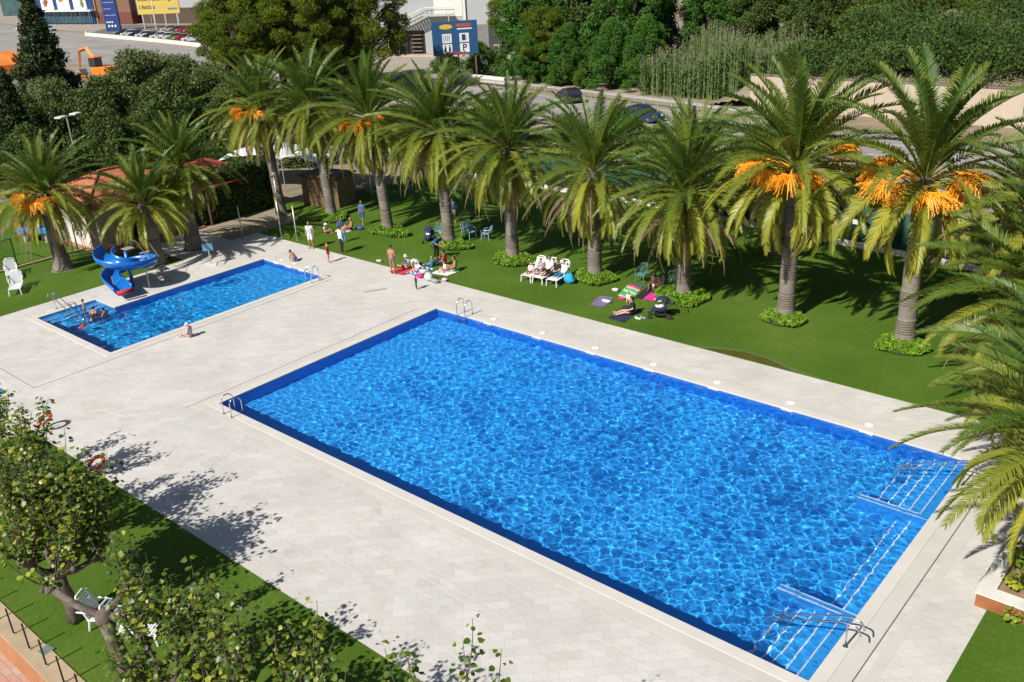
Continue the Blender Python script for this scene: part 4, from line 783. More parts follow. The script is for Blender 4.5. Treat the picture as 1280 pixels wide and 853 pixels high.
car(-18.2, 58.8, R_(-6), 'navy', 'dark blue car driving behind the middle palms', RG, z=-.02); car(-31.8, 65.0, R_(150), 'black', 'black car with red tail light under the ivy beside the guard rail', RG, z=-.02)
van = make_car('white_van', 4.9, 1.95, (3.1, 3.25, 3.7, 4.3), paint('white', CARC['white']), 'small white delivery van at the left picture edge, beyond the road'); van['category'] = 'van'; van.location = (-243, 97.5, 0); van.rotation_euler = (0, 0, R_(-172))
m = MB(); m.prism([(-2.43, .9), (-2.40, 1.9), (.9, 1.93), (.9, .92)], -.82, .82, 'y'); m.build('cargo_box', paint('white', CARC['white']), van, bevel=.05)
car(-236, 99.5, R_(-160), 'darkgreen', 'dark teal car parked beside the white van', 'cars beyond the road'); car(-229, 98.0, R_(10), 'silver', 'silver car with its back to us right of the van', 'cars beyond the road')
# low wall of the car park, lamp posts
o = empty('parking_wall', (0, 0, 0), 0, 'low white wall along the front of the car park', 'wall'); m = MB()
pts = [(-205, 96.5), (-200, 93.6), (-160, 89.6), (-128, 85.0)]
for a_, b_ in zip(pts, pts[1:]):
    d = Vector((b_[0]-a_[0], b_[1]-a_[1])); n_ = Vector((-d.y, d.x)).normalized()*.15; m.prism([(a_[0]-n_.x, a_[1]-n_.y), (b_[0]-n_.x, b_[1]-n_.y), (b_[0]+n_.x, b_[1]+n_.y), (a_[0]+n_.x, a_[1]+n_.y)], -.02, .75)
m.build('wall', WHITEC, o, fixn=True)
def lamppost(x, y, h_, label, name='street_lamp', cat='street lamp', z=0):
    o = empty(name, (x, y, z), rnd.uniform(0, 6), label, cat, 'street poles and lamps beyond the palms'); m = MB(); m.tube([(0, 0, 0), (0, 0, h_)], [.12, .07], 8); m.build('pole', WHITEC, o, smooth=True); m = MB(); m.box(-.6, -.14, h_, .7, .14, h_+.1); m.build('lamp_head', GALV, o, bevel=.03)
lamppost(-163, 91.6, 12, 'tall white lamp post rising in front of the parked cars and billboard'); lamppost(-140, 112, 12, 'white lamp post at the top edge right of the billboard'); lamppost(-54.4, 79.3, 3.6, 'short white street pole beside the ivy tree', 'street_pole', 'pole'); lamppost(-62.5, 84, 3.2, 'short white pole right of the blue parking sign', 'street_pole', 'pole'); lamppost(-68, 101, 4., 'thin white pole in front of the grey building, behind the sign', 'street_pole', 'pole'); lamppost(-88, 83, 2.4, 'short white pole below the outside staircase', 'street_pole', 'pole')
# ---------------------------------------------------------------- far buildings and signs
def at_face(name, loc, rz, label, cat): return empty(name, loc, rz, label, cat)
NAVY = pm('navy_panel', (.012, .045, .20), (.01, .035, .16), 1, .5); LETW = pm('white_lettering', (.8, .8, .8), (.75, .75, .75), 4, .5); BRICKB = pm('brown_cladding', (.20, .11, .065), (.15, .08, .045), 1.2, .8); BRICKR = pm('red_brick', (.17, .05, .04), (.12, .038, .03), 3, .85)
GREYW = pm('grey_cladding', (.36, .375, .39), (.32, .335, .35), .3, .6); GLS = pm('shop_glass', (.05, .12, .12), (.03, .06, .07), .4, .1, spec=.8); YELB = pm('billboard_yellow', (.62, .47, .10), (.55, .41, .08), .5, .6)
rz = math.atan2(6, 34)
b = at_face('shop_building', (-262, 111, 0), rz, 'blue shop building with three white pictorial banners at the top left corner', 'building')
# local x runs along the facade, -y faces the road
m = MB(); m.box(0, 0, 0, 25, 18, 13); m.build('wall', NAVY, b); m = MB(); m.box(1, -.25, .3, 24, -.01, 3.3); m.build('shop_window', GLS, b)
m = MB(); m.box(-1, -1.6, 3.5, 25.5, -.05, 3.9); m.build('canopy', WHITEC, b)
for i in range(7): m = MB(); m.tube([(1+i*3.9, -1.3, 0), (1+i*3.9, -1.3, 3.5)], .2, 8); m.build('column', pm('blue_column', (.02, .12, .35), (.02, .1, .3), 2, .5), b)
pics = [(.55, .3, .1), (.5, .42, .08), (.6, .5, .12)]
for i in range(3):
    x = 2.2+i*7.4; m = MB(); m.box(x, -.35, 4.0, x+5.6, -.02, 12.6); bn = m.build('banner', LETW, b)
    for k in range(7):
        cx, cz, rr = x+1.1+rnd.uniform(0, 3.4), 5+rnd.uniform(0, 4.2), rnd.uniform(.4, 1.0); m = MB(); m.tube([(cx, -.37, cz), (cx, -.352, cz)], rr, 10); m.build('motif', pm('motif%d' % (k % 4), [(.5, .3, .12), (.12, .25, .1), (.45, .1, .08), (.6, .5, .15)][k % 4], None, 2, .7), bn)
b2 = at_face('brown_annex', (-237, 116.2, 0), rz, 'brown clad building block with a red brick base behind the blue totem', 'building')
m = MB(); m.box(0, 0, 3.0, 14, 14, 13); m.build('wall', BRICKB, b2); m = MB(); m.box(-.1, -.1, 0, 14.1, 14, 2.99); m.build('brick_base', BRICKR, b2); m = MB(); m.box(-.6, -.5, 0, -.15, 0, 13); m.build('drain_pipe', pm('ochre_pipe', (.5, .35, .12), (.4, .28, .1), 2, .6), b2)
b3 = at_face('warehouse', (-222, 121, 0), rz, 'long grey warehouse with dark brown base behind the car park', 'building')
m = MB(); m.box(0, 0, 3.9, 110, 20, 14); m.build('wall', GREYW, b3); m = MB(); m.box(-.1, -.15, 0, 110.1, 20, 3.89); m.build('base_cladding', pm('dark_brown_cladding', (.09, .06, .045), (.07, .045, .035), .6, .8), b3)
for i in range(8): m = MB(); m.tube([(4+i*11, -.3, 0), (4+i*11, -.3, 14)], .12, 6); m.build('drain_pipe', GREYW, b3)
b4 = at_face('glass_pavilion', (-330, 128, 0), rz, 'dark glass fronted pavilion with pale columns at the top left edge', 'building')
m = MB(); m.box(0, 0, 0, 58, 14, 11); m.build('wall', GLS, b4)
for i in range(14): m = MB(); m.box(30+i*1.9, -.5, 0, 30.35+i*1.9, -.05, 5.5); m.build('column', WHITEC, b4)
m = MB(); m.box(28, -.8, 5.5, 58, -.02, 6.1); m.build('lintel', WHITEC, b4)
t = at_face('totem_sign', (-204.5, 103.3, 0), R_(28), 'tall navy blue totem sign with rows of small white marks beside the car park', 'sign')
m = MB(); m.box(-2.0, -.3, 0, 2.0, .3, 14); m.build('panel', NAVY, t, bevel=.03); m = MB()
for r_ in range(4):
    for c_ in range(6 if r_ % 2 else 4): m.box(-1.5+c_*.52, -.33, 2+r_*1.5+(.25 if r_ else 0), -1.5+c_*.52+.3, -.301, 2.35+r_*1.5)
for c_ in range(3): m.box(-1.2+c_*.9, -.33, 1.0, -.75+c_*.9, -.301, 1.5)
m.build('marks', LETW, t); m = MB(); m.box(-1.2, -.33, 9.2, .6, -.301, 9.8); m.build('green_label', pm('green_label', (.1, .5, .2), None, 3, .6), t)
bb = at_face('billboard', (-195.5, 111.2, 0), R_(32), 'yellow billboard on grey legs with two lines of dark writing above the car park', 'billboard')
m = MB(); m.box(-5.6, 0, 3.5, 5.6, .3, 9.5); m.build('panel', YELB, bb, bevel=.02); m = MB(); m.box(-5.9, .02, 3.4, -5.61, .28, 9.5); m.build('side_frame', NAVY, bb)
for x in (-4.6, -1.6, 1.4, 4.6): m = MB(); m.box(x-.15, .05, 0, x+.15, .28, 3.5); m.build('leg', GALV, bb)
INK = pm('dark_lettering', (.09, .07, .03), (.07, .05, .02), 3, .6); BINK = pm('blue_lettering', (.02, .15, .4), None, 3, .6)
for txt, sz_, x, z, mt in (('Obert diumenges', 1.45, -.2, 7.1, INK), ('i festius', 1.4, -2.9, 5.2, INK)):
    me = text_mesh(txt, sz_, bold=True); o = link('lettering', me, mt, bb); o.location = (x, -.012, z); o.rotation_euler = (R_(90), 0, 0)
m = MB()
for i in range(5): m.box(2.6+i*.5, -.02, 4.4, 2.97+i*.5, -.002, 4.85)
m.build('lettering', BINK, bb)
# grey building with outside staircase
f = math.atan2(9, 19)
g = at_face('office_building', (-92, 89.0, 0), R_(24), 'pale grey building with an outside metal staircase at the top edge', 'building')
m = MB(); m.box(-10, 0, 0, 24, 14, 13); m.build('wall', GREYW, g); m = MB(); m.box(3.5, -.08, 0, 10.2, -.003, 3.6); m.build('dark_doorway', BLACKR, g)
m = MB()
for i in range(5): m.box(8.0, -.5, .4+i*.62, 9.8, -.12, .5+i*.62)
m.build('shelf', pm('shelf_wood', (.3, .2, .12), (.2, .14, .09), 3, .8), g)
m = MB(); m.box(12.2, -.06, 5.6, 17.0, -.003, 11); m.build('white_panel', WHITEC, g); m = MB(); m.box(17.2, -.35, 0, 17.6, -.07, 13); m.build('white_pipe', WHITEC, g)
m = MB(); m.box(17.7, -.05, .0, 24.0, -.003, 4.3); m.build('lower_grille', pm('grille_grey', (.2, .2, .2), (.14, .14, .15), 1.5, .7), g)
m = MB(); m.box(21.2, -.3, .1, 27.2, -.051, 4.6); m.build('dark_gate', pm('dark_gate', (.05, .05, .045), (.03, .03, .028), 1.2, .6), g)
st = at_face('outside_staircase', (-92, 89.0, 0), R_(24), 'white metal outside staircase rising along the grey building', 'staircase')
m = MB(); N_ = 26
for i in range(N_): x = -1.2+i*.46; m.box(x, -1.9, 1.0+i*.195, x+.42, -.5, 1.06+i*.195)
m.build('tread', WHITEC, st); m = MB()
for y in (-1.95, -.45): m.tube([(-1.3, y, .9), (10.8, y, 6.0)], .11, 4)
m.build('stringer', GALV, st); m = MB(); m.box(10.8, -2.0, 5.95, 15.6, -.4, 6.1); m.build('landing', GALV, st)
for y in (-1.95, -.45):
    m = MB(); m.tube([(-1.3, y, 2.0), (10.8, y, 7.1), (15.5, y, 7.1)], .05, 5)
    for i in range(12): m.tube([(-1.3+i*1.1, y, .95+i*.464), (-1.3+i*1.1, y, 2.0+i*.464)], .03, 4)
    for i in range(4): m.tube([(11.5+i*1.3, y, 6.1), (11.5+i*1.3, y, 7.1)], .03, 4)
    m.build('handrail', WHITEC, st)
m = MB(); m.tube([(-5.5, -1.95, .3), (-1.3, -1.95, 2.0)], .05, 5); m.build('lower_rail', WHITEC, st)
for x, zt in ((4.6, 3.3), (6.4, 4.1), (15.3, 5.95)): m = MB(); m.tube([(x, -1.9, 0), (x, -1.9, zt)], .13, 8); m.build('support_post', YEL if x == 4.6 else GALV, st)
o = tag(MB().prism([(-93, 85.2), (-73.5, 91.9), (-74.0, 93.2), (-93.2, 86.6)], -.01, .14).build('raised_kerb', CONC), 'raised kerb of the pavement under the outside staircase', 'kerb')
# parking sign: local x along the board, -y faces the pool
sg = at_face('parking_sign', (-54.9, 71.6, 0), R_(50), 'blue information board with white parking and toilet pictograms on brown posts', 'sign')
m = MB(); m.box(-2.9, -.08, 3.3, 2.9, .08, 7.4); m.build('board', NAVY if False else pm('sign_blue', (.02, .09, .22), (.018, .08, .2), 1, .5), sg, bevel=.02)
for x in (-2.0, .3, 2.5): m = MB(); m.box(x-.1, .09, 0, x+.1, .25, 7.0); m.build('post', pm('brown_post', (.22, .10, .06), (.16, .07, .045), 4, .7), sg)
for x, z in ((-1.05, 5.35), (1.15, 5.35), (-1.05, 4.1), (1.15, 4.1)): m = MB(); m.box(x-.6, -.095, z-.55, x+.6, -.082, z+.55); m.build('pictogram_panel', LETW, sg)
INKB = pm('sign_ink', (.015, .05, .14), None, 3, .6); REDL = pm('sign_red', (.5, .04, .06), None, 3, .6)
me = text_mesh('P', 1.15, bold=True); o = link('lettering', me, INKB, sg); o.location = (1.15, -.1, 4.1); o.rotation_euler = (R_(90), 0, 0)
m = MB(); m.box(.85, -.105, 5.0, 1.3, -.096, 5.75).box(1.36, -.105, 5.05, 1.42, -.096, 5.6); m.build('pump_symbol', INKB, sg)
m = MB()
for x in (-1.33, -.77): m.box(x-.13, -.105, 3.75, x+.13, -.096, 4.3); m.tube([(x, -.105, 4.45), (x, -.096, 4.45)], .1, 10)
m.build('toilet_symbol', INKB, sg); m = MB()
for i in range(4): m.box(-1.5+i*.25, -.105, 5.0, -1.46+i*.25, -.096, 5.75); m.box(-1.5, -.105, 5.05+i*.2, -.65, -.0961, 5.08+i*.2)
m.build('grid_symbol', INKB, sg)
m = MB(); vs = [(-1.1+.85*math.cos(t_/16*2*math.pi), 6.75+.3*math.sin(t_/16*2*math.pi)) for t_ in range(16)]; m.prism(vs, -.1, -.082, 'y'); m.build('yellow_oval', pm('sign_yellow', (.75, .5, .03), None, 3, .6), sg)
m = MB(); m.box(.2, -.1, 6.65, 2.1, -.082, 7.05); m.build('red_bar', pm('sign_orange', (.45, .1, .06), None, 3, .6), sg); m = MB(); m.box(.3, -.1, 6.35, 2.2, -.082, 6.5); m.build('white_bar', LETW, sg); m = MB()
for i in range(9): m.box(-1.3+i*.29, -.1, 3.42, -1.08+i*.29, -.082, 3.42+rnd.choice((.22, .3)))
m.build('red_marks', REDL, sg)
o = tag(MB().box(-4.5, -.3, 0, 4.5, .3, 1.0).build('concrete_barrier', WHITEC, bevel=.05), 'white concrete barrier below the parking sign', 'barrier'); o.location = (-50.5, 71.3, 0); o.rotation_euler = (0, 0, R_(-6))
o = tag(MB().box(-2.2, -.5, 0, 2.2, .5, 1.1).build('concrete_block', WHITEC, bevel=.06), 'pale concrete block at the road edge seen between two palm crowns', 'block'); o.location = (-54.0, 66.2, 0); o.rotation_euler = (0, 0, R_(20))
# net fence, small building, on the hill
o = fence('net_fence', (-18, 138), (-7, 134), 6, 'tall grey-green net fence on the hill at the top edge', pm('net_green', (.08, .12, .09), (.06, .09, .07), .6, .9), 5, False); o.location.z = 7
o = at_face('hill_wall', (20, 196, 13.2), R_(-8), 'low salmon coloured building edge on the hill at the top right', 'building'); m = MB(); m.box(0, 0, 0, 34, 8, 5.); m.build('wall', pm('salmon_render', (.5, .27, .17), (.42, .22, .14), 1, .85), o)
# ---------------------------------------------------------------- orange machines in the yard
ORG = pm('machine_orange', (.72, .22, .02), (.6, .17, .015), 1.2, .5); MGREY = pm('machine_grey', (.3, .3, .3), (.2, .2, .2), 2, .6)
def excavator(x, y, rz, label, sc=1.):
    o = empty('excavator', (x, y, 0), rz, label, 'excavator', 'orange machines in the yard'); o.scale = (sc,)*3
    for s_ in (-1, 1): m = MB(); m.prism([(-1.7, .3), (-1.5, .05), (1.5, .05), (1.7, .3), (1.7, .6), (1.5, .8), (-1.5, .8), (-1.7, .6)], s_*1.0-.28, s_*1.0+.28, 'y'); m.build('track', TYRE, o, bevel=.04)
    m = MB(); m.box(-1.9, -1.2, .95, 1.1, 1.2, 1.9); m.build('body', ORG, o, bevel=.1); m = MB(); m.box(.1, .2, 1.9, 1.3, 1.2, 2.9); cb = m.build('cab', GLASS, o, bevel=.08); m = MB(); m.box(.0, .1, 2.9, 1.4, 1.3, 3.0); m.build('roof', ORG, cb, bevel=.03)
    m = MB(); m.tube([(1.1, -.3, 1.6), (3.2, -.3, 3.8), (4.6, -.3, 3.5)], [.22, .28, .16], 4); m.build('boom', ORG, o); m = MB(); m.tube([(4.6, -.3, 3.6), (5.2, -.3, 1.4)], [.2, .13], 4); m.build('arm', ORG, o); m = MB(); m.prism([(4.8, 1.4), (5.6, 1.3), (5.5, .5), (4.9, .4), (4.6, .9)], -.8, .2, 'y'); m.build('bucket', MGREY, o)
excavator(-106, 50.5, R_(190), 'orange excavator beside the round green hedge, partly hidden by the conifer', 1.25); excavator(-124, 47, R_(150), 'orange machine behind the dull conifer', 1.2); excavator(-90, 35, R_(60), 'orange arm machine standing low in the left thicket', .95)
def truck(x, y, rz, label, L=9):
    o = empty('flatbed_trailer', (x, y, 0), rz, label, 'trailer', 'orange machines in the yard'); m = MB(); m.box(-L/2, -1.2, .9, L/2, 1.2, 1.15); m.build('bed', MGREY, o, bevel=.03)
    m = MB(); m.box(-L/2, -1.25, 1.15, L/2, -1.15, 2.4).box(-L/2, 1.15, 1.15, L/2, 1.25, 2.4); m.build('side_board', ORG, o); m = MB(); m.box(-L/2+.3, -1.1, 1.16, L/2-.3, 1.1, 2.3); m.build('load', ORG, o, bevel=.1)
    for i in range(4):
        for s_ in (-1, 1): m = MB(); xx = -L/2+1.2+i*(L-2.4)/3; m.tube([(xx, s_*1.0-.15, .5), (xx, s_*1.0+.15, .5)], .5, 14); m.build('wheel', TYRE, o)
truck(-146, 53.5, R_(-12), 'long orange tipper trailer at the left edge below the road', 16); truck(-132, 46.5, R_(-14), 'grey flatbed trailer with a row of wheels left of the conifer', 11)
o = empty('yellow_crane', (-86, 30.6, 0), R_(12), 'low yellow lifting beam in the thicket at the left', 'lifting beam', 'orange machines in the yard'); m = MB(); m.tube([(-4, 0, 2.0), (4, 0, 2.4)], .22, 4); m.build('beam', YEL, o); m = MB(); m.tube([(-3.2, 0, 0), (-3.6, 0, 2.0)], .2, 4); m.tube([(3, 0, 0), (3, 0, 2.3)], .2, 4); m.build('leg', ORG, o)
o = empty('yellow_crane', (-90, 50.5, 0), R_(-25), 'yellow lifting beam seen above the grey-green trees', 'lifting beam', 'orange machines in the yard'); m = MB(); m.tube([(-4.5, 0, 2.6), (4.5, 0, 2.2)], .26, 4); m.build('beam', YEL, o); m = MB(); m.tube([(-3.2, 0, 0), (-3.2, 0, 2.5)], .2, 4); m.tube([(3, 0, 0), (3, 0, 2.2)], .2, 4); m.build('leg', ORG, o)
# ---------------------------------------------------------------- pool fittings
def bend(pts, n=5):
    """round the corners of a polyline"""
    P_ = [Vector(p) for p in pts]; out = [P_[0]]
    for i in range(1, len(P_)-1):
        a, b, c = P_[i-1], P_[i], P_[i+1]; r_ = min(.14, (b-a).length*.45, (c-b).length*.45); s_ = b+(a-b).normalized()*r_; e = b+(c-b).normalized()*r_
        for k in range(n+1): t = k/n; out.append(s_*(1-t)**2+b*2*t*(1-t)+e*t*t)
    return out+[P_[-1]]
def ladder(x, y, rz, label):
    o = empty('pool_ladder', (x, y, 0), rz, label, 'pool ladder', 'steel ladders of the pools')   # local +y points to the deck, water on -y
    for sx in (-.27, .27):
        m = MB(); m.tube(bend([(sx, .42, .0), (sx, .42, .62), (sx, .30, .78), (sx, .08, .78), (sx, -.10, .60), (sx, -.10, -.85)]), .022, 8); m.build('handrail', CHROME, o, smooth=True)
        m = MB(); m.lathe([(.05, .018), (.05, .03), (.025, .035)], (sx, .42), 12); m.build('flange', CHROME, o)
    for z in (-.25, -.5, -.75): m = MB(); m.box(-.27, -.15, z-.015, .27, -.05, z+.015); m.build('rung', CHROME, o)
ladder(1.75, 12.5, 0, 'steel ladder at the far left corner of the big pool'); ladder(1.25, 0, R_(180), 'steel ladder at the near left corner of the big pool'); ladder(-8.85, 11.6, R_(-90), 'steel ladder at the far end of the small pool')
def poolrail(x, y, rz, L, label, dz=0.):
    o = empty('pool_handrail', (x, y, 0), rz, label, 'handrail', 'stair handrails of the pools')      # local -x runs into the water
    for sy in (-.13, .13): m = MB(); m.tube(bend([(.48, sy, .62), (.38, sy, .84), (.05, sy, .84), (-L+.3, sy, .05+dz), (-L, sy, -.04+dz), (-L-.04, sy, -.2+dz)]), .024, 8); m.build('rail', CHROME, o, smooth=True)
    for xx, zb, zt in ((.1, 0, .80), (-L+.38, -.9, .05+dz)):
        m = MB(); m.tube([(xx, 0, zb), (xx, 0, zt-.05)], .028, 8); m.tube([(xx, -.13, zt), (xx, .13, zt)], .02, 6); m.build('post', CHROME, o, smooth=True)
    m = MB(); m.lathe([(.07, .006), (.07, .02), (.03, .026)], (.1, 0), 12); m.build('flange', CHROME, o)
poolrail(25.12, 1.65, R_(0), 2.0, 'double steel handrail over the near corner steps of the big pool'); poolrail(25.12, 10.9, R_(0), 2.0, 'double steel handrail over the far corner steps of the big pool, under the palm')
poolrail(-16.85, 1.2, R_(180), 2.6, 'long steel handrail slanting into the corner steps of the small pool')
SKW = pm('skimmer_plastic', (.78, .78, .76), (.72, .72, .7), 5, .5)
def skimmer(x, y, label):
    o = empty('pool_skimmer', (x, y, 0), 0, label, 'skimmer', 'white skimmers of the pools')
    MB().lathe([(.15, .005), (.15, .017), (.12, .023), (.02, .025)], (-.1, .52), n=18).build('lid', SKW, o); MB().box(-.24, -.03, -.14, .24, .02, .021).build('mouth', SKW, o, bevel=.008)
for i, x in enumerate((3.4, 6.4, 9.4, 12.4, 15.4, 18.5, 21.5)):
    skimmer(x, 12.5, 'skimmer and lid at the far edge of the big pool, '+['first from the ladder', 'second from the ladder', 'third from the ladder', 'the middle one', 'third from the far palm', 'second from the far palm', 'nearest the far palm'][i])
for i, x in enumerate((-13.2, -12.0, -10.8)): skimmer(x, 12.45, 'white skimmer with round lid behind the small pool, '+['at the left', 'in the middle', 'nearest the ladder'][i])
o = tag(MB().box(-.09, -.6, .001, .09, .6, .007).build('drain_grate', pm('grate', (.34, .31, .27), (.28, .25, .21), 20, .7)), 'long narrow floor drain in the paving between the two pools', 'drain'); o.location = (-4.6, 12.55, 0); o.rotation_euler = (0, 0, R_(-30))
# ---------------------------------------------------------------- slide
SLB = pm('slide_blue', (.010, .17, .58), (.008, .12, .45), 1.5, .25, coat=.3)
sd = empty('water_slide', (-16.6, 5.35, 0), 0, 'blue spiral water slide curling down to the small pool', 'water slide')
def trough(cs, wd=.44, hgt=.50, th=.035):
    m = MB(); prof = []
    for k in range(13): a = math.pi*(k/12); prof.append((-math.cos(a)*wd, hgt-math.sin(a)**.8*hgt))
    prof = prof+[(p[0]*(1+th/wd*1.6), p[1]-th*1.2 if 0 < i < 12 else p[1]) for i, p in enumerate(prof)][::-1]; n = len(prof)
    for i, c in enumerate(cs):
        c = Vector(c); d = Vector(cs[min(i+1, len(cs)-1)])-Vector(cs[max(i-1, 0)]); d.z = 0; d.normalize(); s_ = Vector((-d.y, d.x, 0))
        for p in prof: m.v.append(tuple(c+s_*p[0]+Vector((0, 0, p[1]))))
    for i in range(len(cs)-1):
        for k in range(n): m.f.append((i*n+k, i*n+(k+1) % n, (i+1)*n+(k+1) % n, (i+1)*n+k))
    m.f.append(tuple(range(n))[::-1]); m.f.append(tuple((len(cs)-1)*n+k for k in range(n))); return m
cs = []; a0, a1 = R_(260-425), R_(260)
for i in range(66):
    t = i/65; a = a0+(a1-a0)*t; r_ = 1.18-.20*t; cs.append((r_*math.cos(a), r_*math.sin(a), 1.82-1.47*t**1.1))
for k in range(1, 7): cs.append((cs[65][0]+.29*k, cs[65][1]-.055*k, .35-.012*k))
trough(cs).build('chute', SLB, sd, smooth=True); m = MB(); m.tube([(0, 0, 0), (0, 0, 2.05)], .09, 12); m.build('central_post', SLB, sd, smooth=True)
for a in (30, 150, 265): m = MB(); q_ = R_(a); m.tube([(1.0*math.cos(q_), 1.0*math.sin(q_), 0), (1.0*math.cos(q_), 1.0*math.sin(q_), .9 if a == 265 else 1.2)], .04, 8); m.build('leg', GALV, sd)
p0 = cs[0]
pl = MB(); pl.box(-1.75, .6, 1.72, -1.2, 1.15, 1.76); pl.build('platform', GALV, sd, bevel=.02)
m = MB()
for i in range(8): m.box(-.9+i*.22, 1.2, 1.45-i*.2, -.7+i*.22, 1.75, 1.48-i*.2)
m.build('step', GALV, sd)
for y in (1.18, 1.77): m = MB(); m.tube(bend([(-1.7, y, 1.6), (-1.7, y, 2.15), (-.9, y, 2.15), (.95, y, .6), (.95, y, 0)]), .015, 7); m.build('handrail', pm('dull_rail', (.22, .23, .24), None, 5, .5), sd, smooth=True)
mt = MB(); mt.tube([(0, -.42, .1), (0, .42, .1)], .13, 14); o = mt.build('foam_roll', pm('red_foam', (.48, .025, .035), (.40, .02, .03), 2.5, .7), smooth=True); o.location = (-14.75, 4.02, .42); o.rotation_euler = (0, 0, R_(-12)); tag(o, 'red and white foam roll at the mouth of the blue slide', 'foam roll')
o = empty('pool_shower', (-16.3, 10.1, 0), R_(-40), 'pool shower post with a small blue panel beside the small pool', 'shower'); m = MB(); m.tube(bend([(0, 0, 0), (0, 0, 1.5), (.35, 0, 1.55)]), .03, 8); m.build('pipe', CHROME, o, smooth=True); m = MB(); m.box(.05, -.3, .85, .1, .3, 1.3); m.build('panel', pm('pale_blue_panel', (.12, .3, .42), None, 4, .5), o, bevel=.01); m = MB(); m.box(-.35, -.35, .0, .35, .35, .05); m.build('tray', WHITEC, o, bevel=.01)
# ---------------------------------------------------------------- chairs, loungers
def chair_parts(name, mat_, label, cat, group, loc, rz):
    o = empty(name, loc, rz, label, cat, group)              # sits facing local +x
    m = MB(); m.box(-.22, -.23, .41, .24, .23, .44); m.build('seat', mat_, o, bevel=.012)
    m = MB()
    for i in range(7):
        y = -.19+i*.063; m.tube([(-.21, y*.75, .44), (-.32, y*1.1, .70), (-.36, y*.95, .86)], .012, 4)
    m.tube([(-.22, -.24, .44), (-.33, -.25, .70), (-.375, -.15, .88), (-.385, 0, .91), (-.375, .15, .88), (-.33, .25, .70), (-.22, .24, .44)], .02, 6); m.build('backrest', mat_, o)
    for sx, sy in ((1, 1), (1, -1), (-1, 1), (-1, -1)): m = MB(); m.tube([(sx*.21, sy*.2, .42), (sx*.27, sy*.25, 0)], [.028, .02], 6); m.build('leg', mat_, o)
    for sy in (-1, 1): m = MB(); m.tube([(-.32, sy*.25, .68), (.10, sy*.28, .66), (.23, sy*.27, .60), (.23, sy*.23, .43)], .022, 6); m.build('armrest', mat_, o)
    note_kids(o); return o
TEAL = pm('green_plastic', (.10, .24, .24), (.08, .2, .2), 3, .4); WPL = pm('white_plastic', (.78, .79, .8), (.72, .73, .75), 3, .35); PBLUE = pm('pale_blue_plastic', (.25, .42, .5), (.22, .38, .46), 3, .4)
CHG = 'plastic armchairs on the pool lawn'
c0 = chair_parts('plastic_chair', TEAL, 'green plastic armchair at the head of the striped towel', 'chair', CHG, (6.35, 21.15, .02), R_(-80))
dup(c0, (8.0, 21.7, .02), R_(-130), 'green plastic armchair beside the trunk, behind the person on the black towel', CHG)
c1 = chair_parts('plastic_chair', PBLUE, 'pale blue plastic armchair just right of the trunk in the shade', 'chair', CHG, (-6.5, 22.0, .02), R_(-20))
dup(c1, (-5.5, 22.3, .02), R_(200), 'pale blue plastic armchair in the shade, right of its facing twin', CHG); dup(c1, (-8.15, 20.9, .02), R_(-60), 'pale blue plastic armchair to the left of the trunk, behind the standing woman in blue', CHG); dup(c1, (-7.3, 22.4, .02), R_(-60), 'pale blue plastic chair half hidden behind the palm trunk', CHG)
def lounger(loc, rz, label, group, up=55, mat_=None):
    mat_ = mat_ or WPL; o = empty('sun_lounger', loc, rz, label, 'sun lounger', group)     # head on local -x
    m = MB()
    for i in range(14): m.box(-.25+i*.085, -.28, .34, -.19+i*.085, .28, .365)
    for sy in (-1, 1): m.tube([(-.3, sy*.3, .35), (.5, sy*.3, .35), (.98, sy*.29, .33)], .03, 6)
    m.build('seat', mat_, o); a = R_(up); m = MB()
    for i in range(8): d = .06+i*.08; x, z = -.28-math.cos(a)*d, .36+math.sin(a)*d; m.box(x-.012, -.28, z-.03, x+.012, .28, z+.03)
    e = (-.28-math.cos(a)*.72, .36+math.sin(a)*.72); m.tube([(-.28, -.29, .36), (e[0], -.27, e[1]-.1), (e[0]-.02, -.15, e[1]), (e[0]-.02, .15, e[1]), (e[0], .27, e[1]-.1), (-.28, .29, .36)], .03, 6); m.build('backrest', mat_, o)
    for sx, sy in ((.9, 1), (.9, -1), (-.25, 1), (-.25, -1)): m = MB(); m.tube([(sx, sy*.28, .35), (sx+(.06 if sx > 0 else -.06), sy*.31, 0)], [.04, .028], 6); m.build('leg', mat_, o)
    for sy in (-1, 1): m = MB(); m.tube([(-.55, sy*.31, .62), (-.1, sy*.34, .62), (.12, sy*.33, .56), (.16, sy*.3, .36)], .026, 6); m.build('armrest', mat_, o)
    return o
LG = 'white plastic loungers in the sun by the palms'
lounger((1.25, 18.75, .02), R_(-85), 'white lounger at the left of the seated group, children sitting on it', LG, 60); lounger((1.95, 18.85, .02), R_(-85), 'white lounger in the middle of the seated group', LG, 60); lounger((2.75, 18.95, .02), R_(-82), 'white lounger at the right of the seated group beside the blue bag', LG, 65)
LG2 = 'white loungers on the left lawn'
lounger((-24.6, 2.2, .02), R_(-20), 'stacked white lounger on the left lawn, the rear one by the green cage', LG2, 50); lounger((-21.8, 1.3, .02), R_(-30), 'white lounger on the left lawn, nearer the small pool', LG2, 50)
LG3 = 'white chairs under the foreground tree'
lounger((9.15, -9.55, .02), R_(35), 'white lounger with looped armrest behind the near tree trunk', LG3, 70); lounger((10.15, -9.35, .02), R_(30), 'white lounger right of the near tree trunk, its slats casting striped shade', LG3, 65)
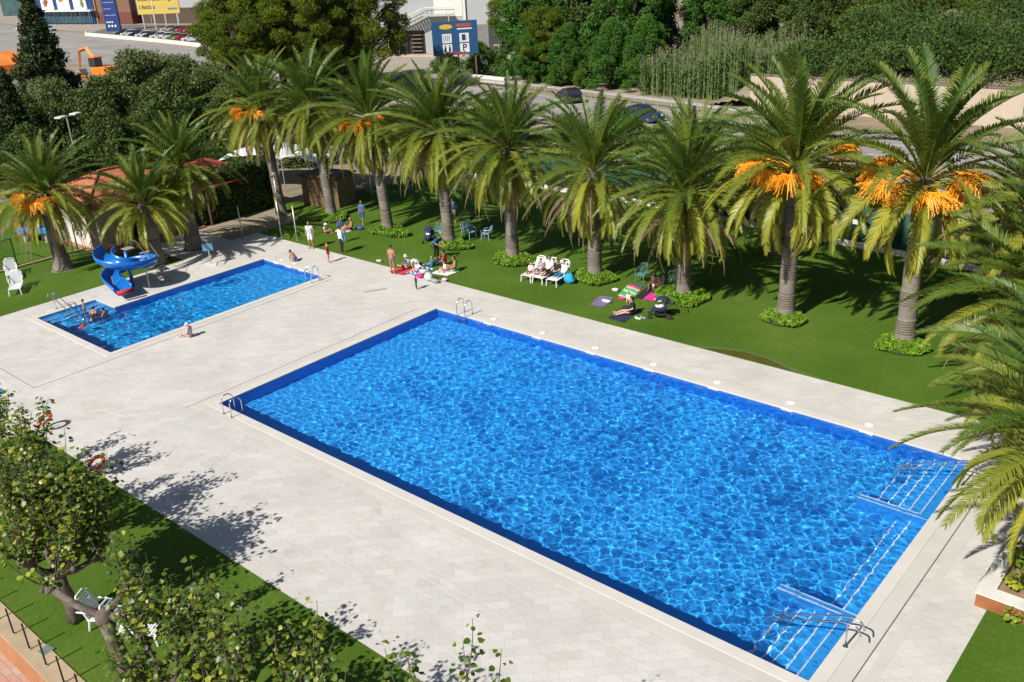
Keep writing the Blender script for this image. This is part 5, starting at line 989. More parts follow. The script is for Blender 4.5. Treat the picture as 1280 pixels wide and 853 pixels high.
# ---------------------------------------------------------------- towels, bags, stroller
def towel(name, pts, mat_, label, cat='towel', z=.045, group=None):
    (a, b, c, d) = [Vector((*p, 0)) for p in pts]; n = 10; m = MB(); r_ = random.Random(len(label))
    for j in range(n+1):
        for i in range(n+1):
            u, v = i/n, j/n; p = (a*(1-u)+b*u)*(1-v)+(d*(1-u)+c*u)*v; m.v.append((p.x+r_.uniform(-.012, .012), p.y+r_.uniform(-.012, .012), z+.012*math.sin(u*9+v*4)+r_.uniform(0, .008)))
    for j in range(n):
        for i in range(n): k = j*(n+1)+i; m.f.append((k, k+1, k+n+2, k+n+1))
    b_ = len(m.v); m.v += [(x, y, .03) for x, y, z_ in m.v]; m.f += [tuple(q+b_ for q in f[::-1]) for f in list(m.f)]
    return tag(m.build(name, mat_, smooth=True, fixn=False), label, cat, group)
def stripes(name, cols, scale, rot=0):
    m = bpy.data.materials.new(name); m.use_nodes = True; n = m.node_tree; P = n.nodes['Principled BSDF']; P.inputs['Roughness'].default_value = .9; tc = n.nodes.new('ShaderNodeTexCoord'); mp = n.nodes.new('ShaderNodeMapping'); mp.inputs['Rotation'].default_value = (0, 0, rot); n.links.new(tc.outputs['Object'], mp.inputs['Vector'])
    sx = n.nodes.new('ShaderNodeSeparateXYZ'); n.links.new(mp.outputs[0], sx.inputs[0]); mu = n.nodes.new('ShaderNodeMath'); mu.operation = 'MULTIPLY'; mu.inputs[1].default_value = scale; n.links.new(sx.outputs[1], mu.inputs[0]); fr_ = n.nodes.new('ShaderNodeMath'); fr_.operation = 'FRACT'; n.links.new(mu.outputs[0], fr_.inputs[0])
    cr = n.nodes.new('ShaderNodeValToRGB'); cr.color_ramp.interpolation = 'CONSTANT'
    for i, c in enumerate(cols):
        e = cr.color_ramp.elements[i] if i < 2 else cr.color_ramp.elements.new(i/len(cols)); e.position = i/len(cols); e.color = (*c, 1)
    n.links.new(fr_.outputs[0], cr.inputs[0]); n.links.new(cr.outputs[0], P.inputs['Base Color']); return m
def cloth(nm, c): return pm('cloth_'+nm, c, tuple(v*.8 for v in c), 7, .9)
cW, cR, cB, cK, cT, cP, cNavy = cloth('white', (.75, .75, .77)), cloth('red', (.55, .04, .05)), cloth('blue', (.03, .10, .40)), cloth('black', (.015, .015, .018)), cloth('turquoise', (.03, .42, .48)), cloth('pink', (.70, .03, .28)), cloth('navy', (.015, .025, .07))
cPU, cPALEP, cDEN, cGRN, cGREY, cMint = cloth('purple', (.20, .14, .28)), cloth('pale_pink', (.62, .45, .52)), cloth('denim', (.06, .14, .30)), cloth('green', (.06, .42, .10)), cloth('grey', (.3, .3, .32)), cloth('pale_mint', (.50, .58, .55))
towel('towel', [(6.1, 16.95), (6.85, 17.1), (6.5, 18.45), (5.75, 18.3)], cPU, 'purple towel spread alone on the lawn')
towel('towel', [(7.8, 16.1), (8.75, 16.05), (8.5, 17.85), (7.55, 17.95)], cNavy, 'dark navy mat under the woman in the black top')
towel('towel', [(6.55, 18.7), (7.35, 18.8), (6.85, 20.55), (6.0, 20.5)], stripes('striped_towel', [(.02, .40, .28), (.02, .40, .28), (.65, .55, .12), (.02, .40, .28), (.5, .45, .4), (.55, .05, .05), (.03, .06, .35), (.65, .5, .1)], .55, R_(14)), 'bright green towel with yellow, blue and red stripes')
towel('towel', [(7.38, 19.0), (7.75, 19.05), (7.5, 20.9), (7.0, 20.8)], cK, 'black towel between the striped and the pink one')
towel('towel', [(7.8, 19.1), (8.5, 19.15), (8.1, 20.75), (7.55, 20.7)], cP, 'shocking pink towel at the foot of the palm')
towel('towel', [(-6.2, 14.95), (-5.1, 15.0), (-4.9, 16.3), (-6.0, 16.2)], cR, 'red towel behind the woman in the bikini'); towel('towel', [(-5.2, 15.3), (-4.2, 15.4), (-4.3, 16.7), (-5.2, 16.5)], stripes('blue_check', [(.04, .16, .5), (.6, .65, .7)], 5, .6), 'blue and white checked towel under the lying people', z=.06)
towel('towel', [(-4.0, 16.0), (-2.9, 16.2), (-2.9, 17.3), (-3.9, 17.2)], cW, 'white and pink towel under the sitting pair'); towel('towel', [(-15.2, 18.4), (-14.2, 18.5), (-14.3, 19.6), (-15.2, 19.4)], cW, 'white towel under the seated pair near the reed shed')
def lump(name, loc, r_, mat_, label, cat, seed=0, handle=None):
    rg = np.random.RandomState(seed); m = MB(); m.ell((0, 0, r_[2]*.8), r_, 16, 10); q_ = rg.uniform(0, 6, 6)
    m.v = [(x*(1+.18*math.sin(7*z/r_[2]+q_[0])+.1*math.sin(9*y+q_[1])), y*(1+.15*math.sin(8*x/r_[0]+q_[2])), max(0, z*(1+.12*math.sin(6*x+q_[3])))) for x, y, z in m.v]
    if not handle: o = m.build(name, mat_, smooth=True, fixn=False); o.location = loc; return tag(o, label, cat)
    o = empty(name, loc, 0, label, cat); m.build('body', mat_, o, smooth=True, fixn=False); h_ = MB(); h_.tube([(-r_[0]*.5, 0, r_[2]*1.5), (-r_[0]*.3, 0, r_[2]*2.3), (r_[0]*.3, 0, r_[2]*2.3), (r_[0]*.5, 0, r_[2]*1.5)], .015, 6); h_.build('handle', handle, o); return o
lump('beach_bag', (3.35, 18.95, .02), (.34, .25, .27), cloth('bright_blue', (.02, .35, .62)), 'bright blue beach bag on the grass beside the loungers', 'bag', 1, cT)
lump('clothes_pile', (-4.05, 15.25, .02), (.22, .18, .1), cP, 'pink clothes heap on the lawn edge', 'clothes', 2); lump('beach_bag', (-3.25, 15.2, .02), (.3, .24, .24), cMint, 'pale rounded bag on the lawn edge', 'bag', 3, cGREY); lump('clothes_pile', (-2.75, 15.15, .02), (.26, .18, .12), cGREY, 'grey bundle against the pale bag', 'clothes', 4); lump('clothes_pile', (-2.5, 15.6, .02), (.2, .14, .1), cPALEP, 'pale pink bundle right of the bag', 'clothes', 5)
lump('clothes_pile', (-8.0, 15.85, .02), (.2, .13, .07), cPALEP, 'small pale pink cloth lying alone on the grass', 'clothes', 6); lump('clothes_pile', (6.55, 17.75, .05), (.28, .15, .06), cW, 'white cloth lying on the purple towel', 'clothes', 7); lump('clothes_pile', (8.6, 19.2, .05), (.22, .13, .06), cW, 'white cloth at the near end of the pink towel', 'clothes', 8)
lump('clothes_pile', (6.0, 19.3, .02), (.18, .14, .08), cW, 'white bundle left of the striped towel', 'clothes', 9); lump('clothes_pile', (6.9, 18.55, .02), (.2, .12, .06), cP, 'small pink cloth at the near end of the striped towel', 'clothes', 10); lump('beach_bag', (-14.0, 19.6, .02), (.22, .16, .14), cB, 'blue bag behind the seated pair near the shed', 'bag', 11, cB)
lump('clothes_pile', (-5.9, 16.7, .02), (.35, .25, .16), cMint, 'pale green and white heap of clothes by the lying people', 'clothes', 12); lump('toy', (-10.4, 20.0, .02), (.12, .1, .1), cT, 'small turquoise toy beside the bedding', 'toy', 13); lump('toy', (-16.6, 7.2, .02), (.35, .22, .12), cPALEP, 'pink inflatable lying behind the slide', 'inflatable', 14); lump('toy', (-17.9, 7.9, .02), (.2, .2, .1), cGREY, 'grey toy on the paving behind the slide', 'toy', 15)
for i, (x, y) in enumerate(((8.95, 16.75), (9.1, 16.95))):
    m = MB(); m.cap((0, 0, .05), (.2, .03, .04), .05, .045); m.ell((-.02, 0, .09), (.05, .045, .05)); o = m.build('shoe', cGREY if i else cW, smooth=True); o.location = (x, y, .02); tag(o, ['white trainer on the grass right of the navy mat', 'grey trainer on the grass right of the navy mat, behind the white one'][i], 'shoe', 'pair of trainers')
def stroller(loc, rz, label, mt1, mt2, sc=1.):
    o = empty('stroller', loc, rz, label, 'stroller', 'baby strollers'); o.scale = (sc,)*3
    m = MB()
    for k in range(9):
        a = R_(15+k*18); 
        for j in range(9): b_ = R_(-90+j*22.5); m.v.append((-.1+.36*math.cos(a)*1.0, .26*math.sin(b_), .72+.34*math.sin(a)*(.7+.3*math.cos(b_))))
    for k in range(8):
        for j in range(8): q_ = k*9+j; m.f.append((q_, q_+1, q_+10, q_+9))
    m.build('canopy', mt1, o, smooth=True, fixn=False)
    m = MB(); m.prism([(-.34, .72), (-.28, .42), (.20, .38), (.42, .30), (.44, .36), (.24, .50), (-.16, .55), (-.28, .82)], -.22, .22, 'y'); m.build('seat', mt1, o, bevel=.02); m = MB(); m.ell((.02, 0, .58), (.22, .17, .1)); m.build('blanket', mt2, o, smooth=True)
    for sy in (-.25, .25): m = MB(); m.tube([(-.75, sy, .98), (-.4, sy, .62), (.1, sy, .34), (.48, sy, .1)], .016, 6); m.tube([(-.42, sy, .12), (-.1, sy, .48)], .016, 6); m.build('frame', cK, o)
    m = MB(); m.tube([(-.75, -.26, .98), (-.75, .26, .98)], .022, 6); m.build('push_bar', cK, o); m = MB(); m.box(-.35, -.2, .14, .25, .2, .24); m.build('basket', cK, o, bevel=.03)
    for x, y, r_ in ((-.42, .27, .13), (-.42, -.27, .13), (.48, .25, .1), (.48, -.25, .1)): m = MB(); m.tube([(x, y-.025, r_), (x, y+.025, r_)], r_, 14); m.build('wheel', TYRE, o)
stroller((9.75, 17.55, .02), R_(-150), 'black stroller with open hood parked on the grass right of the navy mat', cNavy, cW); stroller((-8.2, 20.1, .02), R_(-70), 'dark stroller with white bedding beside the standing woman in blue', cNavy, cW, .9)
def lifebuoy(loc, rot, label):
    o = empty('lifebuoy', loc, 0, label, 'lifebuoy', 'red lifebuoys on stands'); o.rotation_euler = rot; n = 32; m = MB(); m.tube([(.27*math.cos(2*math.pi*i/n), .27*math.sin(2*math.pi*i/n), 0) for i in range(n+1)], .065, 10, cap=False); m.build('ring', pm('buoy_red', (.62, .045, .03), (.55, .035, .02), 5, .45), o, smooth=True)
    for k in range(4):
        a = math.pi/4+k*math.pi/2; m = MB(); m.tube([(.27*math.cos(a-.14), .27*math.sin(a-.14), 0), (.275*math.cos(a), .275*math.sin(a), 0), (.27*math.cos(a+.14), .27*math.sin(a+.14), 0)], .07, 10, cap=False); m.build('band', pm('buoy_orange', (.8, .16, .05), None, 5, .5), o, smooth=True)
    m = MB(); pts_ = [(.36*math.cos(2*math.pi*i/32), .36*math.sin(2*math.pi*i/32)*1.0, .02*math.sin(i)) for i in range(33)]; m.tube(pts_, .008, 4, cap=False); m.build('rope', cW, o)
def buoy_stand(x, y, label):
    o = empty('lifebuoy_stand', (x, y, 0), 0, label, 'stand', 'lifebuoy stands'); m = MB(); m.tube([(0, 0, 0), (0, 0, .42)], .025, 7); m.build('post', GALV, o); m = MB(); m.box(-.18, -.18, 0, .18, .18, .04); m.build('base_plate', GALV, o, bevel=.01)
lifebuoy((1.2, -5.7, .42), (R_(28), R_(8), 0), 'red lifebuoy on a stand at the lawn corner, the right one of the two'); buoy_stand(1.2, -5.7, 'steel stand holding the right lifebuoy'); lifebuoy((-3.75, -5.3, .42), (R_(25), R_(-5), 0), 'red lifebuoy further left, partly behind the leaves'); buoy_stand(-3.75, -5.3, 'steel stand holding the left lifebuoy')
# ---------------------------------------------------------------- planter
WOODP = pm('planter_wood', (.36, .13, .05), (.26, .085, .035), 2.5, .6, bump=.4)
p = empty('wooden_planter', (27.2, 5.15, 0), 0, 'raised wooden planter with a white stone coping at the right edge', 'planter'); m = MB()
for i in range(3): m.box(.04, .0, .0+i*.135, 6, .03, .128+i*.135).box(.04, .03, .0+i*.135, .07, 11, .128+i*.135)
m.build('cladding', WOODP, p); m = MB(); m.box(0, -.03, .405, 6.2, .42, .45).box(0, .42, .405, .42, 11, .45); m.build('coping', WHITEC, p, bevel=.008); m = MB(); m.box(.07, .03, 0, 6.0, 11, .36); m.build('soil', pm('planter_soil', (.30, .20, .11), (.2, .13, .07), 5, .95, bump=.5), p)
LEAFY = pm('yellow_green_leaf', (.16, .26, .02), (.42, .42, .03), rough=.5, attr='tint', trans=.3); GRASSY = pm('spiky_leaf', (.10, .17, .04), (.26, .30, .10), rough=.5, attr='tint', trans=.15)
def roundleaf(P, U, Sd, L, tint):
    """broad heart-shaped leaves: P base, U axis, Sd side"""
    n = len(P); N = np.cross(U, Sd); L = L[:, None]
    V = [P, P+U*L*.12+Sd*L*.40+N*L*.08, P+U*L*.55+Sd*L*.46+N*L*.10, P+U*L*1.05-N*L*.05, P+U*L*.55-Sd*L*.46+N*L*.10, P+U*L*.12-Sd*L*.40+N*L*.08, P+U*L*.5]
    i = np.arange(n); f = lambda a, b, c: np.stack([a*n+i, b*n+i, c*n+i], -1)
    T = np.concatenate([f(0, 1, 6), f(1, 2, 6), f(2, 3, 6), f(3, 4, 6), f(4, 5, 6), f(5, 0, 6)]); return np.concatenate(V), T, np.tile(tint, 6)
def shoots_mesh(shoots, seed, step=.085, lsz=.15, bare=.15, yel=.25, spread=1.):
    r = np.random.RandomState(seed); P = []; U = []; T = []; tw = MB()
    for (a, b, bow) in shoots:
        a = np.array(a, float); b = np.array(b, float); L = np.linalg.norm(b-a); n = max(3, int(L/step)); mid = (a+b)/2+np.array(bow)
        tt = np.linspace(0, 1, 9)[:, None]; path = a*(1-tt)**2+mid*2*tt*(1-tt)+b*tt**2; tw.tube([tuple(q) for q in path], list(np.linspace(.022, .006, 9)), 5)
        tl = np.linspace(bare, 1, n); y0 = r.uniform(0, 1)
        for k, t in enumerate(tl):
            q = a*(1-t)**2+mid*2*t*(1-t)+b*t**2
            for _ in range(2 if r.uniform() < .5 else 1):
                ang = k*2.4+r.uniform(-.6, .6); out = np.array([math.cos(ang), math.sin(ang), r.uniform(-.1, .5)]); pet = r.uniform(.05, .14)*spread
                P.append(q+out*pet); u = out*.75+np.array([0, 0, -r.uniform(.2, .9)]); U.append(u/np.linalg.norm(u)); T.append(np.clip((.55 if r.uniform() < yel*y0 else 0)+r.uniform(0, .32), 0, 1))
    P = np.array(P); U = np.array(U); X = rdirs(r, len(P)); X[:, 2] *= .4; Sd = np.cross(U, np.cross(X, U)); Sd = np.cross(U, np.array([0, 0, 1.])+.5*X); Sd /= np.linalg.norm(Sd, axis=1)[:, None]
    V, Tr, tn = roundleaf(P, U, Sd, lsz*r.uniform(.55, 1.25, len(P)), np.array(T)); return npmesh('leaves', V, None, Tr, tn), tw
def plant(x, y, z, n, h, seed, label, cat='plant', sz=.16, mt_=None):
    r = np.random.RandomState(seed); o = empty('planter_plant', (x, y, z), 0, label, cat, 'plants in the wooden planter')
    sh = [((0, 0, 0), (r.uniform(-.35, .35)*h, r.uniform(-.35, .35)*h, h*r.uniform(.5, 1)), (0, 0, .05)) for _ in range(n)]
    lf, tw = shoots_mesh(sh, seed, .08, sz, .2, .9); tw.build('stem', BARK, o); link('leaves', lf, mt_ or LEAFY, o)
def spiky(x, y, z, n, L, seed, label):
    r = np.random.RandomState(seed); o = empty('spiky_plant', (x, y, z), 0, label, 'plant', 'plants in the wooden planter'); Vs = []; Q = []; b = 0
    for i in range(n):
        a = r.uniform(0, 6.28); e_ = r.uniform(.3, 1.3); l = L*r.uniform(.6, 1.1); d = np.array([math.cos(a)*math.cos(e_), math.sin(a)*math.cos(e_), math.sin(e_)]); s_ = np.array([-math.sin(a), math.cos(a), 0])*.014
        p1 = d*l*.5; p2 = d*l+np.array([0, 0, -.25*l*math.cos(e_)]); Vs += [-s_, s_, p1+s_, p1-s_, p2+s_*.1, p2-s_*.1]; Q += [(b, b+1, b+2, b+3), (b+3, b+2, b+4, b+5)]; b += 6
    link('leaves', npmesh('leaves', np.array(Vs), Q, None, r.uniform(0, 1, len(Q))), GRASSY, o)
for i, (x, y, n, h_) in enumerate(((27.8, 7.0, 5, .55), (28.3, 6.1, 4, .5), (28.0, 8.2, 5, .6), (28.9, 5.9, 5, .6), (27.85, 6.0, 3, .35), (28.5, 7.4, 5, .5))):
    plant(x, y, .36, n+3, h_*1.35, 60+i, ['yellow-green leafy plant at the inner coping of the planter', 'yellow-green plant in the front of the planter', 'leafy plant further back along the planter', 'leafy plant at the right edge of the picture in the planter', 'small plant at the near corner of the planter', 'leafy plant in the middle of the planter'][i])
plant(28.1, 5.0, .02, 5, .5, 70, 'yellow-leaved plant hanging in front of the planter wood over the turf')
for i, (x, y) in enumerate(((28.05, 6.4), (28.4, 6.7), (27.9, 7.6), (28.6, 6.2))): spiky(x, y, .36, 26, .55, 80+i, ['spiky grass-like plant near the planter corner', 'spiky plant in the middle of the planter soil', 'spiky plant beside the inner planter coping', 'spiky plant at the right of the planter'][i])
# ---------------------------------------------------------------- kerb wall, posts, street below at the near left corner
SLAB = pm('wall_slab', (.44, .34, .22), (.34, .25, .16), 1.6, .8); STUC = pm('orange_stucco', (.42, .19, .085), (.34, .15, .07), 1.2, .9, bump=.3); PINKP = bpy.data.materials.new('pink_paving'); PINKP.use_nodes = True; _n = PINKP.node_tree; _b = _n.nodes.new('ShaderNodeTexBrick'); _t = _n.nodes.new('ShaderNodeTexCoord'); _n.links.new(_t.outputs['Object'], _b.inputs['Vector'])
for k_, v_ in {'Scale': 1., 'Brick Width': .42, 'Row Height': .21, 'Mortar Size': .008}.items(): _b.inputs[k_].default_value = v_
_b.inputs['Color1'].default_value = (.44, .24, .18, 1); _b.inputs['Color2'].default_value = (.42, .34, .29, 1); _b.inputs['Mortar'].default_value = (.2, .15, .12, 1); _n.links.new(_b.outputs['Color'], _n.nodes['Principled BSDF'].inputs['Base Color']); _n.nodes['Principled BSDF'].inputs['Roughness'].default_value = .85
o = empty('boundary_wall', (0, -11.3, 0), 0, 'low boundary wall of tan slabs with orange stucco side at the near left corner', 'wall')
m = MB(); m.box(-4.2, -.3, .0, 27.5, .31, .06); m.build('coping', SLAB, o, bevel=.01); m = MB(); m.box(-4.2, -.32, -.75, 27.5, .28, -.001); m.build('wall', STUC, o)
tag(MB().box(-4.2, -40, -.8, 27.5, -11.62, -.75).build('street_pavement', PINKP), kind='structure')
KP = 'black posts on the boundary wall'
for i in range(9):
    x = 4.6+i*.98; q = empty('wall_post', (x, -11.35, .06), 0, None, 'post', KP); q['label'] = ['black post on the boundary wall, leftmost at the picture edge', 'black post on the boundary wall, second from the left', 'black post on the boundary wall, third from the left', 'black post on the wall left of the square cover', 'black post on the wall beside the square green cover', 'black post on the wall right of the square cover', 'black post on the wall nearest the bottom edge', 'black wall post at the bottom picture edge', 'black wall post below the picture edge'][i]
    m = MB(); m.tube([(0, 0, 0), (0, 0, .85)], .022, 7); m.build('shaft', cK, q); m = MB(); m.lathe([(.06, 0), (.06, .015), (.03, .03)], n=10); m.build('base', SLAB, q)
def grate(name, loc, s_, c_, label):
    o = empty(name, loc, R_(12), label, 'drain cover'); m = MB(); m.box(-s_, -s_, 0, s_, s_, .008); m.build('frame', GALV, o); m = MB()
    for i in range(9): t = -s_*.85+i*s_*.21; m.box(-s_*.85, t-.012, .009, s_*.85, t+.012, .016)
    m.build('bar', c_, o)
grate('drain_cover', (8.9, -12.6, -.748), .33, pm('grate_grey', (.25, .25, .24), None, 9, .6), 'grey slotted drain cover in the pink pavement'); grate('drain_cover', (8.9, -11.1, .062), .16, pm('grate_green', (.14, .2, .17), None, 9, .6), 'small greenish square cover in the top of the boundary wall')
# ---------------------------------------------------------------- foreground trees
GLEAF = pm('mulberry_leaf', (.035, .095, .012), (.36, .38, .03), rough=.42, attr='tint', trans=.30, spec=.5); KBARK = pm('knotty_bark', (.17, .135, .11), (.07, .055, .045), 7, .95, bump=1.)
def pollard(x, y, th, arms, nsh, slen, label, seed, lsz=.125, step=.075):
    r = np.random.RandomState(seed); o = empty('pollarded_tree', (x, y, 0), 0, label, 'tree', 'pollarded trees along the near lawn'); m = MB()
    tp = [(.25*r.uniform(-1, 1)*0, 0, -.1), (-.05, .03, th*.35), (-.15, -.05, th*.7), (-.25, -.05, th)]; m.tube(tp, [.24, .18, .17, .2], 14); m.ell(tp[-1], (.25, .23, .22), 12, 8); sh = []
    for (dx, dy, dz) in arms:
        a = Vector(tp[-1]); b = a+Vector((dx, dy, dz)); c = a.lerp(b, .5)+Vector((0, 0, -.12)); m.tube([a, c, b], [.11, .08, .065], 10); m.ell(b, (.15, .14, .13), 10, 7)
        for k in range(5): m.ell(tuple(b+Vector(r.uniform(-.16, .16, 3).tolist())), (.08, .08, .07), 8, 6)
        for k in range(nsh):
            l = slen*r.uniform(.55, 1.1); an = r.uniform(0, 6.28); sp_ = r.uniform(.05, .55); e = b+Vector((math.cos(an)*sp_*l, math.sin(an)*sp_*l, l*math.sqrt(1-sp_*sp_))); sh.append((tuple(b+Vector((math.cos(an)*.1, math.sin(an)*.1, .08))), tuple(e), (math.cos(an)*.12*l, math.sin(an)*.12*l, -.08*l)))
            if r.uniform() < .55:
                q = b.lerp(e, r.uniform(.3, .6)); an2 = r.uniform(0, 6.28); l2 = l*.45; sh.append((tuple(q), tuple(q+Vector((math.cos(an2)*.5*l2, math.sin(an2)*.5*l2, l2*.8))), (0, 0, 0)))
    me = m.mesh('trunk'); sc_ = [(v.co.x, v.co.y, v.co.z) for v in me.vertices]
    for v in me.vertices:
        k = .018*math.sin(v.co.z*31+v.co.x*17)+.018*math.sin(v.co.x*37+v.co.y*29); v.co.x += k; v.co.y -= k
    link('trunk', me, KBARK, o, smooth=True); lf, tw = shoots_mesh(sh, seed+5, step, lsz, .12, .45, 1.2); tw.build('twigs', KBARK, o); link('crown', lf, GLEAF, o); return o
pollard(11.9, -10.35, 2.1, [(-1.6, -.5, .4), (-.3, .9, .5), (.8, .6, .4)], 5, 1.6, 'knotty pollarded tree with its trunk at the bottom left, white loungers behind it', 3, step=.10)
pollard(8.3, -10.0, 1.5, [(-1.2, .2, .6), (.7, .3, .6), (-.2, .9, .8), (0, -.6, .7), (-.9, .8, .5), (-.5, .3, 1.2), (.5, .9, .2)], 20, 2.5, 'dense yellow-green pollarded tree at the left picture edge', 4)
pollard(4.6, -9.6, 1.9, [(-1.0, .3, .8), (.8, .4, .8), (.1, .9, 1.0), (.3, -.7, .9), (.6, .8, .6)], 9, 2.3, 'pollarded tree behind the dense one, its tops over the left lifebuoy', 5)
pollard(.6, -8.9, 2.1, [(-1.0, .3, .8), (1.0, .5, .9), (.1, .9, 1.0), (.2, .2, .9)], 6, 1.7, 'pollarded tree cut by the left picture edge above the tiny pool', 6)
pollard(15.0, -10.5, 1.6, [(-1.5, .3, .5), (.9, .5, .5), (-.5, 1.1, .5), (.2, -.6, .6), (1.3, -.1, .4), (-1.0, .8, .3)], 12, 1.9, 'pollarded tree filling the bottom edge, green shoots over the lawn', 7, step=.085)
pollard(18.4, -10.2, 1.9, [(-1.5, .4, .5), (-.5, 1.1, .5), (.6, .8, .5), (1.3, .2, .5), (-.3, -.5, .7)], 8, 2.0, 'pollarded tree below the bottom edge, its tips rising right of the lawn corner', 8, step=.09)
pollard(22.2, -9.0, 2.4, [(-.6, .5, .6), (.5, .5, .6)], 5, 2.4, 'pollarded tree whose few leafy tips overlap the paving at the bottom edge', 9, step=.10)
# ---------------------------------------------------------------- people
SK = dict(light=pm('skin_light', (.62, .36, .25), (.55, .31, .21), 9, .5), tan=pm('skin_tan', (.42, .21, .12), (.36, .18, .10), 9, .5), dark=pm('skin_dark', (.14, .065, .04), (.11, .05, .03), 9, .5))
HR = dict(black=pm('hair_black', (.012, .009, .008), (.02, .015, .012), 30, .6), brown=pm('hair_brown', (.07, .035, .018), (.05, .025, .013), 30, .6), blond=pm('hair_blond', (.35, .22, .09), (.28, .17, .07), 30, .6))
EYE = pm('eye_dark', (.01, .01, .01), None, 5, .3)
def joints(pose):
    J = {}
    def S_(k, x, y, z): J[k+'L'] = Vector((x, y, z)); J[k+'R'] = Vector((x, -y, z))
    V_ = Vector
    if pose in ('stand', 'walk', 'bend', 'back'):
        J['pel'] = V_((0, 0, .93)); J['che'] = V_((0, 0, 1.28)); J['nec'] = V_((.0, 0, 1.46)); J['hea'] = V_((.025, 0, 1.61)); S_('sh', 0, .185, 1.39); S_('el', -.03, .245, 1.12); S_('wr', .05, .25, .88); S_('hi', 0, .09, .90); S_('kn', .02, .10, .49); S_('an', -.03, .11, .075); S_('to', .13, .14, .03)
        if pose == 'walk': J['knL'] = V_((.14, .1, .50)); J['anL'] = V_((.16, .1, .08)); J['toL'] = V_((.32, .12, .03)); J['anR'] = V_((-.22, -.1, .12)); J['knR'] = V_((-.03, -.1, .48)); J['toR'] = V_((-.08, -.12, .03)); J['wrL'] = V_((.25, .2, 1.02))
        if pose == 'back': J['wrL'] = V_((.22, .08, 1.08)); J['elL'] = V_((.0, .26, 1.13)); J['wrR'] = V_((.22, -.10, 1.05)); J['elR'] = V_((.0, -.26, 1.13))
        if pose == 'bend':
            J['che'] = V_((.22, 0, 1.18)); J['nec'] = V_((.34, 0, 1.30)); J['hea'] = V_((.42, 0, 1.41)); S_('sh', .28, .18, 1.26); J['elL'] = V_((.48, .2, 1.08)); J['wrL'] = V_((.66, .18, .92)); J['elR'] = V_((.36, -.22, 1.0)); J['wrR'] = V_((.52, -.12, .95)); S_('kn', .06, .10, .50)
    elif pose == 'crouch':
        J['pel'] = V_((0, 0, .30)); J['che'] = V_((.20, 0, .60)); J['nec'] = V_((.33, 0, .73)); J['hea'] = V_((.43, 0, .83)); S_('sh', .27, .17, .68); S_('el', .40, .20, .42); S_('wr', .46, .15, .18); S_('hi', .0, .1, .28); S_('kn', .36, .16, .46); S_('an', .08, .13, .08); S_('to', .24, .15, .03)
    elif pose in ('sit', 'sitlean'):
        J['pel'] = V_((0, 0, .13)); J['che'] = V_((-.06, 0, .48)); J['nec'] = V_((-.03, 0, .67)); J['hea'] = V_((.03, 0, .81)); S_('sh', -.05, .18, .60); S_('el', .0, .26, .36); S_('wr', .22, .2, .28); S_('hi', .02, .1, .12); S_('kn', .36, .17, .34); S_('an', .56, .13, .07); S_('to', .70, .16, .04)
        if pose == 'sitlean': J['wrR'] = V_((-.22, -.30, .04)); J['elR'] = V_((-.16, -.27, .30)); S_('kn', .40, .14, .16); J['anL'] = V_((.78, .1, .06)); J['anR'] = V_((.72, -.16, .06)); J['toL'] = V_((.90, .1, .12)); J['toR'] = V_((.84, -.2, .10))
    elif pose == 'chair':
        J['pel'] = V_((-.10, 0, .50)); J['che'] = V_((-.26, 0, .82)); J['nec'] = V_((-.29, 0, 1.0)); J['hea'] = V_((-.25, 0, 1.15)); S_('sh', -.28, .18, .94); S_('el', -.20, .25, .68); S_('wr', .03, .16, .62); S_('hi', -.08, .1, .49); S_('kn', .38, .13, .56); S_('an', .60, .13, .42); S_('to', .72, .15, .46)
    elif pose == 'lie':
        J['pel'] = V_((0, 0, .12)); J['che'] = V_((-.36, 0, .14)); J['nec'] = V_((-.55, 0, .16)); J['hea'] = V_((-.70, 0, .18)); S_('sh', -.48, .18, .12); S_('el', -.34, .34, .08); S_('wr', -.12, .30, .08); S_('hi', .04, .09, .11); S_('kn', .38, .14, .30); S_('an', .66, .12, .07); S_('to', .80, .14, .08)
    elif pose == 'float':
        J['pel'] = V_((0, 0, -.10)); J['che'] = V_((.25, 0, .06)); J['nec'] = V_((.38, 0, .18)); J['hea'] = V_((.46, 0, .27)); S_('sh', .32, .16, .12); S_('el', .44, .28, .02); S_('wr', .62, .2, .04); S_('hi', -.02, .09, -.12); S_('kn', -.2, .12, -.35); S_('an', -.5, .12, -.42); S_('to', -.6, .12, -.48)
    return J
NP = [0]
